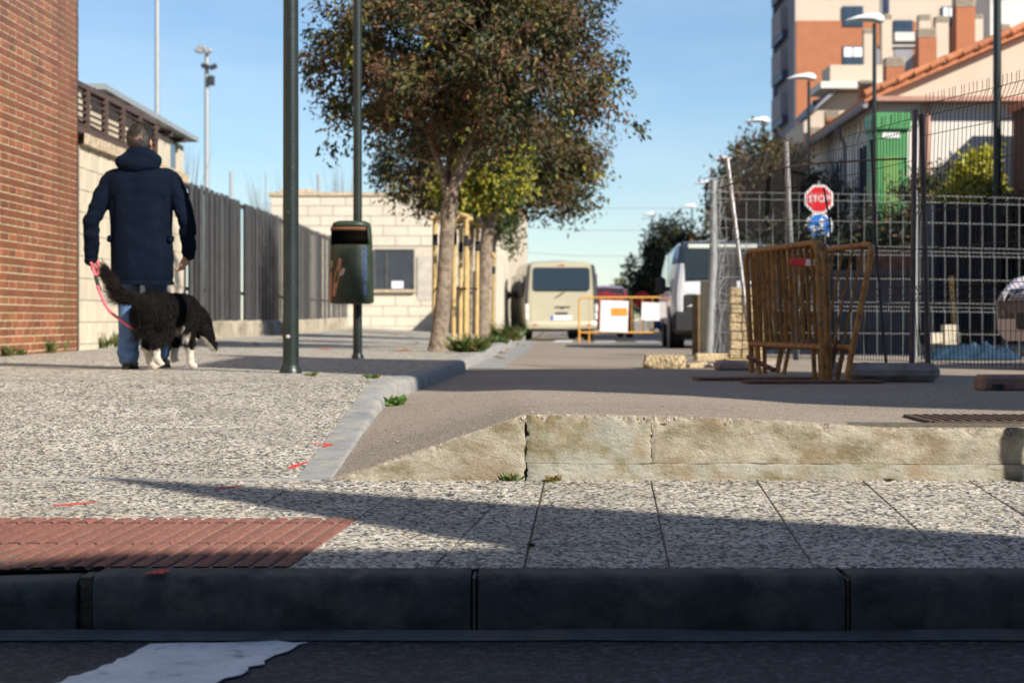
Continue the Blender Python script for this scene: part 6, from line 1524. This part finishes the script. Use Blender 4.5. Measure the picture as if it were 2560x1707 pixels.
for i in range(26):
    P.append([(lerp(-.5, .55, k/25), lerp(-.35, .5, i/25), max(0.01, .15*math.sin(math.pi*i/25)*math.sin(math.pi*k/25)**.5*(1+.9*noise.noise((k*.35, i*.35, 3))))) for k in range(26)])
m = MB(); m.grid(P); m.build('sheet', mat('blue tarpaulin', (.010, .035, .065), .6, .4, 6, (.14, .15, .17), (.66, .75)), tp2, smooth=60)

# --- greenery on the right
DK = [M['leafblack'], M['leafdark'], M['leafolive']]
BR = [M['leafdark'], M['leafolive'], M['leafbrown'], M['leafrust']]
def bush(name, lab, base, blobs, ncl, per, mats_, w_, seed, **kw):
    return grow(name, lab, base, [(base, .10), (Vector(base)+Vector((0, 0, 1.2)), .07)], [], blobs, ncl, per, mats_, w_, seed, **kw)
bush('street_tree', 'brownish rounded tree behind the mesh fence corner', Vector((X(1850, 48), 48, .4)), [B(1905, 410, 48, .95, .75), B(1850, 475, 48, .75, .7), B(1950, 450, 48, .9, .8), B(1880, 550, 48, 1.1, .8), B(1795, 600, 48, .6, .6)], 420, 40, BR, [.35, .3, .15, .2], 41, leafL=.15, leafW=.07, clump=.42, berry=.2)
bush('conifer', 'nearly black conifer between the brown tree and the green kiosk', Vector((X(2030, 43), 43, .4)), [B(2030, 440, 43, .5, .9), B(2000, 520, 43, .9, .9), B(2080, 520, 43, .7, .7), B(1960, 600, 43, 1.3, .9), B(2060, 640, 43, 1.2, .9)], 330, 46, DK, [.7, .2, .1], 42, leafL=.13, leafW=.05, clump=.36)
bush('far_tree', 'dark dense tree at the far end of the street left of the white van', Vector((X(1630, 75), 75, .3)), [B(1625, 680, 75, .95, 1.1), B(1655, 640, 75, .8, .9), B(1680, 590, 75, .8, .9), B(1600, 720, 75, .6, .6), B(1650, 740, 75, 1.2, .7), B(1700, 660, 75, 1.2, 1.3)], 340, 40, DK, [.65, .2, .15], 43, leafL=.2, leafW=.09, clump=.5)
bush('far_bush', 'pale olive bush right of the dark red car', Vector((X(1556, 90), 90, .3)), [B(1556, 735, 90, .7, .6), B(1575, 760, 90, .9, .5)], 90, 40, [M['leafolive'], M['leafgreen']], [.8, .2], 44, leafL=.2, leafW=.09, clump=.4)
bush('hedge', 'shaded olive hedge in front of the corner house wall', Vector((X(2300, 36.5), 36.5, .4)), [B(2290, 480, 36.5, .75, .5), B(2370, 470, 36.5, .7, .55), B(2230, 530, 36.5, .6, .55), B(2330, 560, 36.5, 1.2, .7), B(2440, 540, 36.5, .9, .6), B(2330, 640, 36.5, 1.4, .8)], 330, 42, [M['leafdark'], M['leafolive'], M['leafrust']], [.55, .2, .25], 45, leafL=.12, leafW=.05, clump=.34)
bush('yellow_shrub', 'bright yellow green shrub catching the sun beside the right lamp column', Vector((X(2450, 31), 31, .4)), [B(2455, 420, 31, .20, .30), B(2430, 450, 31, .25, .23), B(2475, 390, 31, .12, .16), B(2420, 490, 31, .38, .18), B(2470, 480, 31, .22, .18)], 120, 44, [leafmat('lime leaf', (.46, .44, .05), .5), M['leafyellow']], [.8, .2], 46, leafL=.12, leafW=.05, clump=.2, droop=.1)
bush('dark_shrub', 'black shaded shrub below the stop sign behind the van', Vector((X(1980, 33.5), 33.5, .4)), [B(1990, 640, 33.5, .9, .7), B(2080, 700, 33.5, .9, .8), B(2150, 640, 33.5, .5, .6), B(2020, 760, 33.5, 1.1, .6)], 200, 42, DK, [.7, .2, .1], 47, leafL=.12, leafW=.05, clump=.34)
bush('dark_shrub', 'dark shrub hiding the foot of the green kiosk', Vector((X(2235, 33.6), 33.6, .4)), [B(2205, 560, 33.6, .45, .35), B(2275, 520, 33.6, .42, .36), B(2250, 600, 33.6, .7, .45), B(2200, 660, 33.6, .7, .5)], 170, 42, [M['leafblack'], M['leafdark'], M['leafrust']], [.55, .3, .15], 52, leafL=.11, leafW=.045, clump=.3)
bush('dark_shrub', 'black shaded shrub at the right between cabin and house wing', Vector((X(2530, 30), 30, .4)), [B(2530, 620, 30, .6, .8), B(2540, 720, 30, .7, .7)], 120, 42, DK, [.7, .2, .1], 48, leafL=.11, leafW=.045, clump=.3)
bush('dark_shrub', 'dark shrub behind the beige van mirror beside the thin pole', Vector((X(1262, 58), 58, .35)), [B(1268, 730, 58, .45, .8), B(1265, 790, 58, .5, .5)], 80, 40, DK, [.7, .2, .1], 49, leafL=.12, leafW=.05, clump=.3)
# bare winter saplings behind the fence
for u, v, d, lab in ((660, 500, 70, 'bare sapling behind the metal fence left of the thick column'), (455, 420, 60, 'bare sapling beside the pavilion roof end'), (855, 470, 72, 'bare sapling above the pale block building')):
    t = thing('bare_sapling', lab, 'sapling', (X(u, d), d, .4)); m = MB(); rnd = random.Random(u); top_ = Z(v-30, d)-.4
    m.tube([(0, 0, 0), (.05, 0, top_*.7)], [.05, .03], 6)
    for i in range(34):
        a = rnd.gauss(0, .5); z_ = rnd.uniform(.55, .8)*top_; m.tube([(.04, 0, z_), (.04+a*.5, rnd.gauss(0, .2), z_+.4), (.04+a*.8, rnd.gauss(0, .3), top_*rnd.uniform(.9, 1.12))], [.018, .012, .006], 4, False)
    m.build('branches', mat('grey bare twigs', (.20, .17, .16), .9), t)
# overhead wires far off
for v0, v1, lab in ((505, 520, 'highest thin wire across the sky over the street'), (560, 575, 'middle thin wire across the sky over the street'), (622, 640, 'lowest thin wire across the sky over the street')):
    m = MB(); m.tube([W(1180, v0, 85), W(1450, (v0+v1)/2+9, 85), W(1760, v1, 85)], .018, 4); tag(m.build('overhead_wire', M['greyshade']), lab, 'wire', 'overhead wires')
# ================================================================== BUILDINGS AROUND THE VIEWPOINT (unseen, shaped for the shadows they cast)
M['plaster'] = mat('plain rendered facade', (.22, .18, .15), .9, .1, 1)
def tower(name, lab, poly, h, z0=0):
    c = (sum(p[0] for p in poly)/len(poly), sum(p[1] for p in poly)/len(poly)); t = thing(name, lab, 'building', (c[0], c[1], z0))
    m = MB(); m.prism(poly, z0, h-.25); w_ = m.build('wall', M['plaster'], t, world=True)
    m = MB(); m.prism(poly, h-.249, h); m.build('roof', M['roofgrey'], t, world=True)
    n = len(poly)
    for i in range(n):
        p, q = Vector(poly[i]), Vector(poly[(i+1) % n]); L = (q-p).length
        if L < 2.4: continue
        nn = Vector((q.y-p.y, p.x-q.x)).normalized()
        a2 = sum(poly[j][0]*poly[(j+1) % n][1]-poly[(j+1) % n][0]*poly[j][1] for j in range(n))
        if a2 < 0: nn = -nn
        for fl in range(int((h-1)//3)):
            for k in range(int(L//2.2)):
                c2 = p.lerp(q, (k+.5)/int(L//2.2)); ang = math.atan2(q.y-p.y, q.x-p.x)
                b_ = MB(); b_.box((c2.x+nn.x*.01, c2.y+nn.y*.01, z0+1.6+3*fl), (1.0, .08, 1.3), Matrix.Rotation(ang, 3, 'Z')); b_.build('window', M['glass'], t, world=True)
    return t
hT = 10.4; LT = (hT-.45)/math.tan(R(SUN_EL)); off = -LH.normalized()*LT
sh = [(-2.55, 14.05), (-2.62, 17.7), (-.38, 16.1), (1.4, 16.3), (2.75, 14.7), (3.5, 13.2), (1.3, 10.0), (1.05, 9.4)]
tower('corner_shadow_block', 'unseen corner building shaped to cast the shadow across the side street', [(x+off.x, y+off.y) for x, y in sh][::-1], hT, .0)  # footprint is the wanted shadow outline moved back along the light
tower('side_shade_block', 'low unseen building added beyond the right edge to shade the works area', [(8.35, 20.4), (14, 20.4), (14, 28.4), (8.35, 28.4)], 5.4, .0)  # added off frame so that the works area lies in shade
hB = 6.6; LB = (hB-.19)/math.tan(R(SUN_EL)); off = -LH.normalized()*LB
sh = [(-14, 1.6), (-3.0, 4.4), (-1.40, 5.13), (-1.15, 5.27), (-.58, 5.345), (-.11, 5.37), (.06, 5.40), (.56, 5.50), (-1.72, 7.14), (1.56, 5.62), (8, 2.5), (8, -4), (-14, -4)]
tower('opposite_shadow_block', 'unseen building behind the viewpoint shaped to shade the near kerb', [(x+off.x, y+off.y) for x, y in sh][::-1], hB, .0)  # unseen; its outline follows the shadow edge wanted on the tiles
bo_ = thing('bollard', 'unseen steel bollard added beyond the right edge to shade the step end', 'bollard', (1.89+.84, 6.95-.857, zp(6.09)))  # added out of view, height chosen for its shadow on the step
m = MB(); m.lathe([(.030, -.02), (.030, .92), (.036, .94), (.036, 1.0), (.02, 1.03)], n=14); m.build('post', M['iron'], bo_, smooth=50)
m = MB(); m.lathe([(.06, -.01), (.06, .02), (.04, .03)], n=14); m.build('base', M['iron'], bo_, smooth=50)
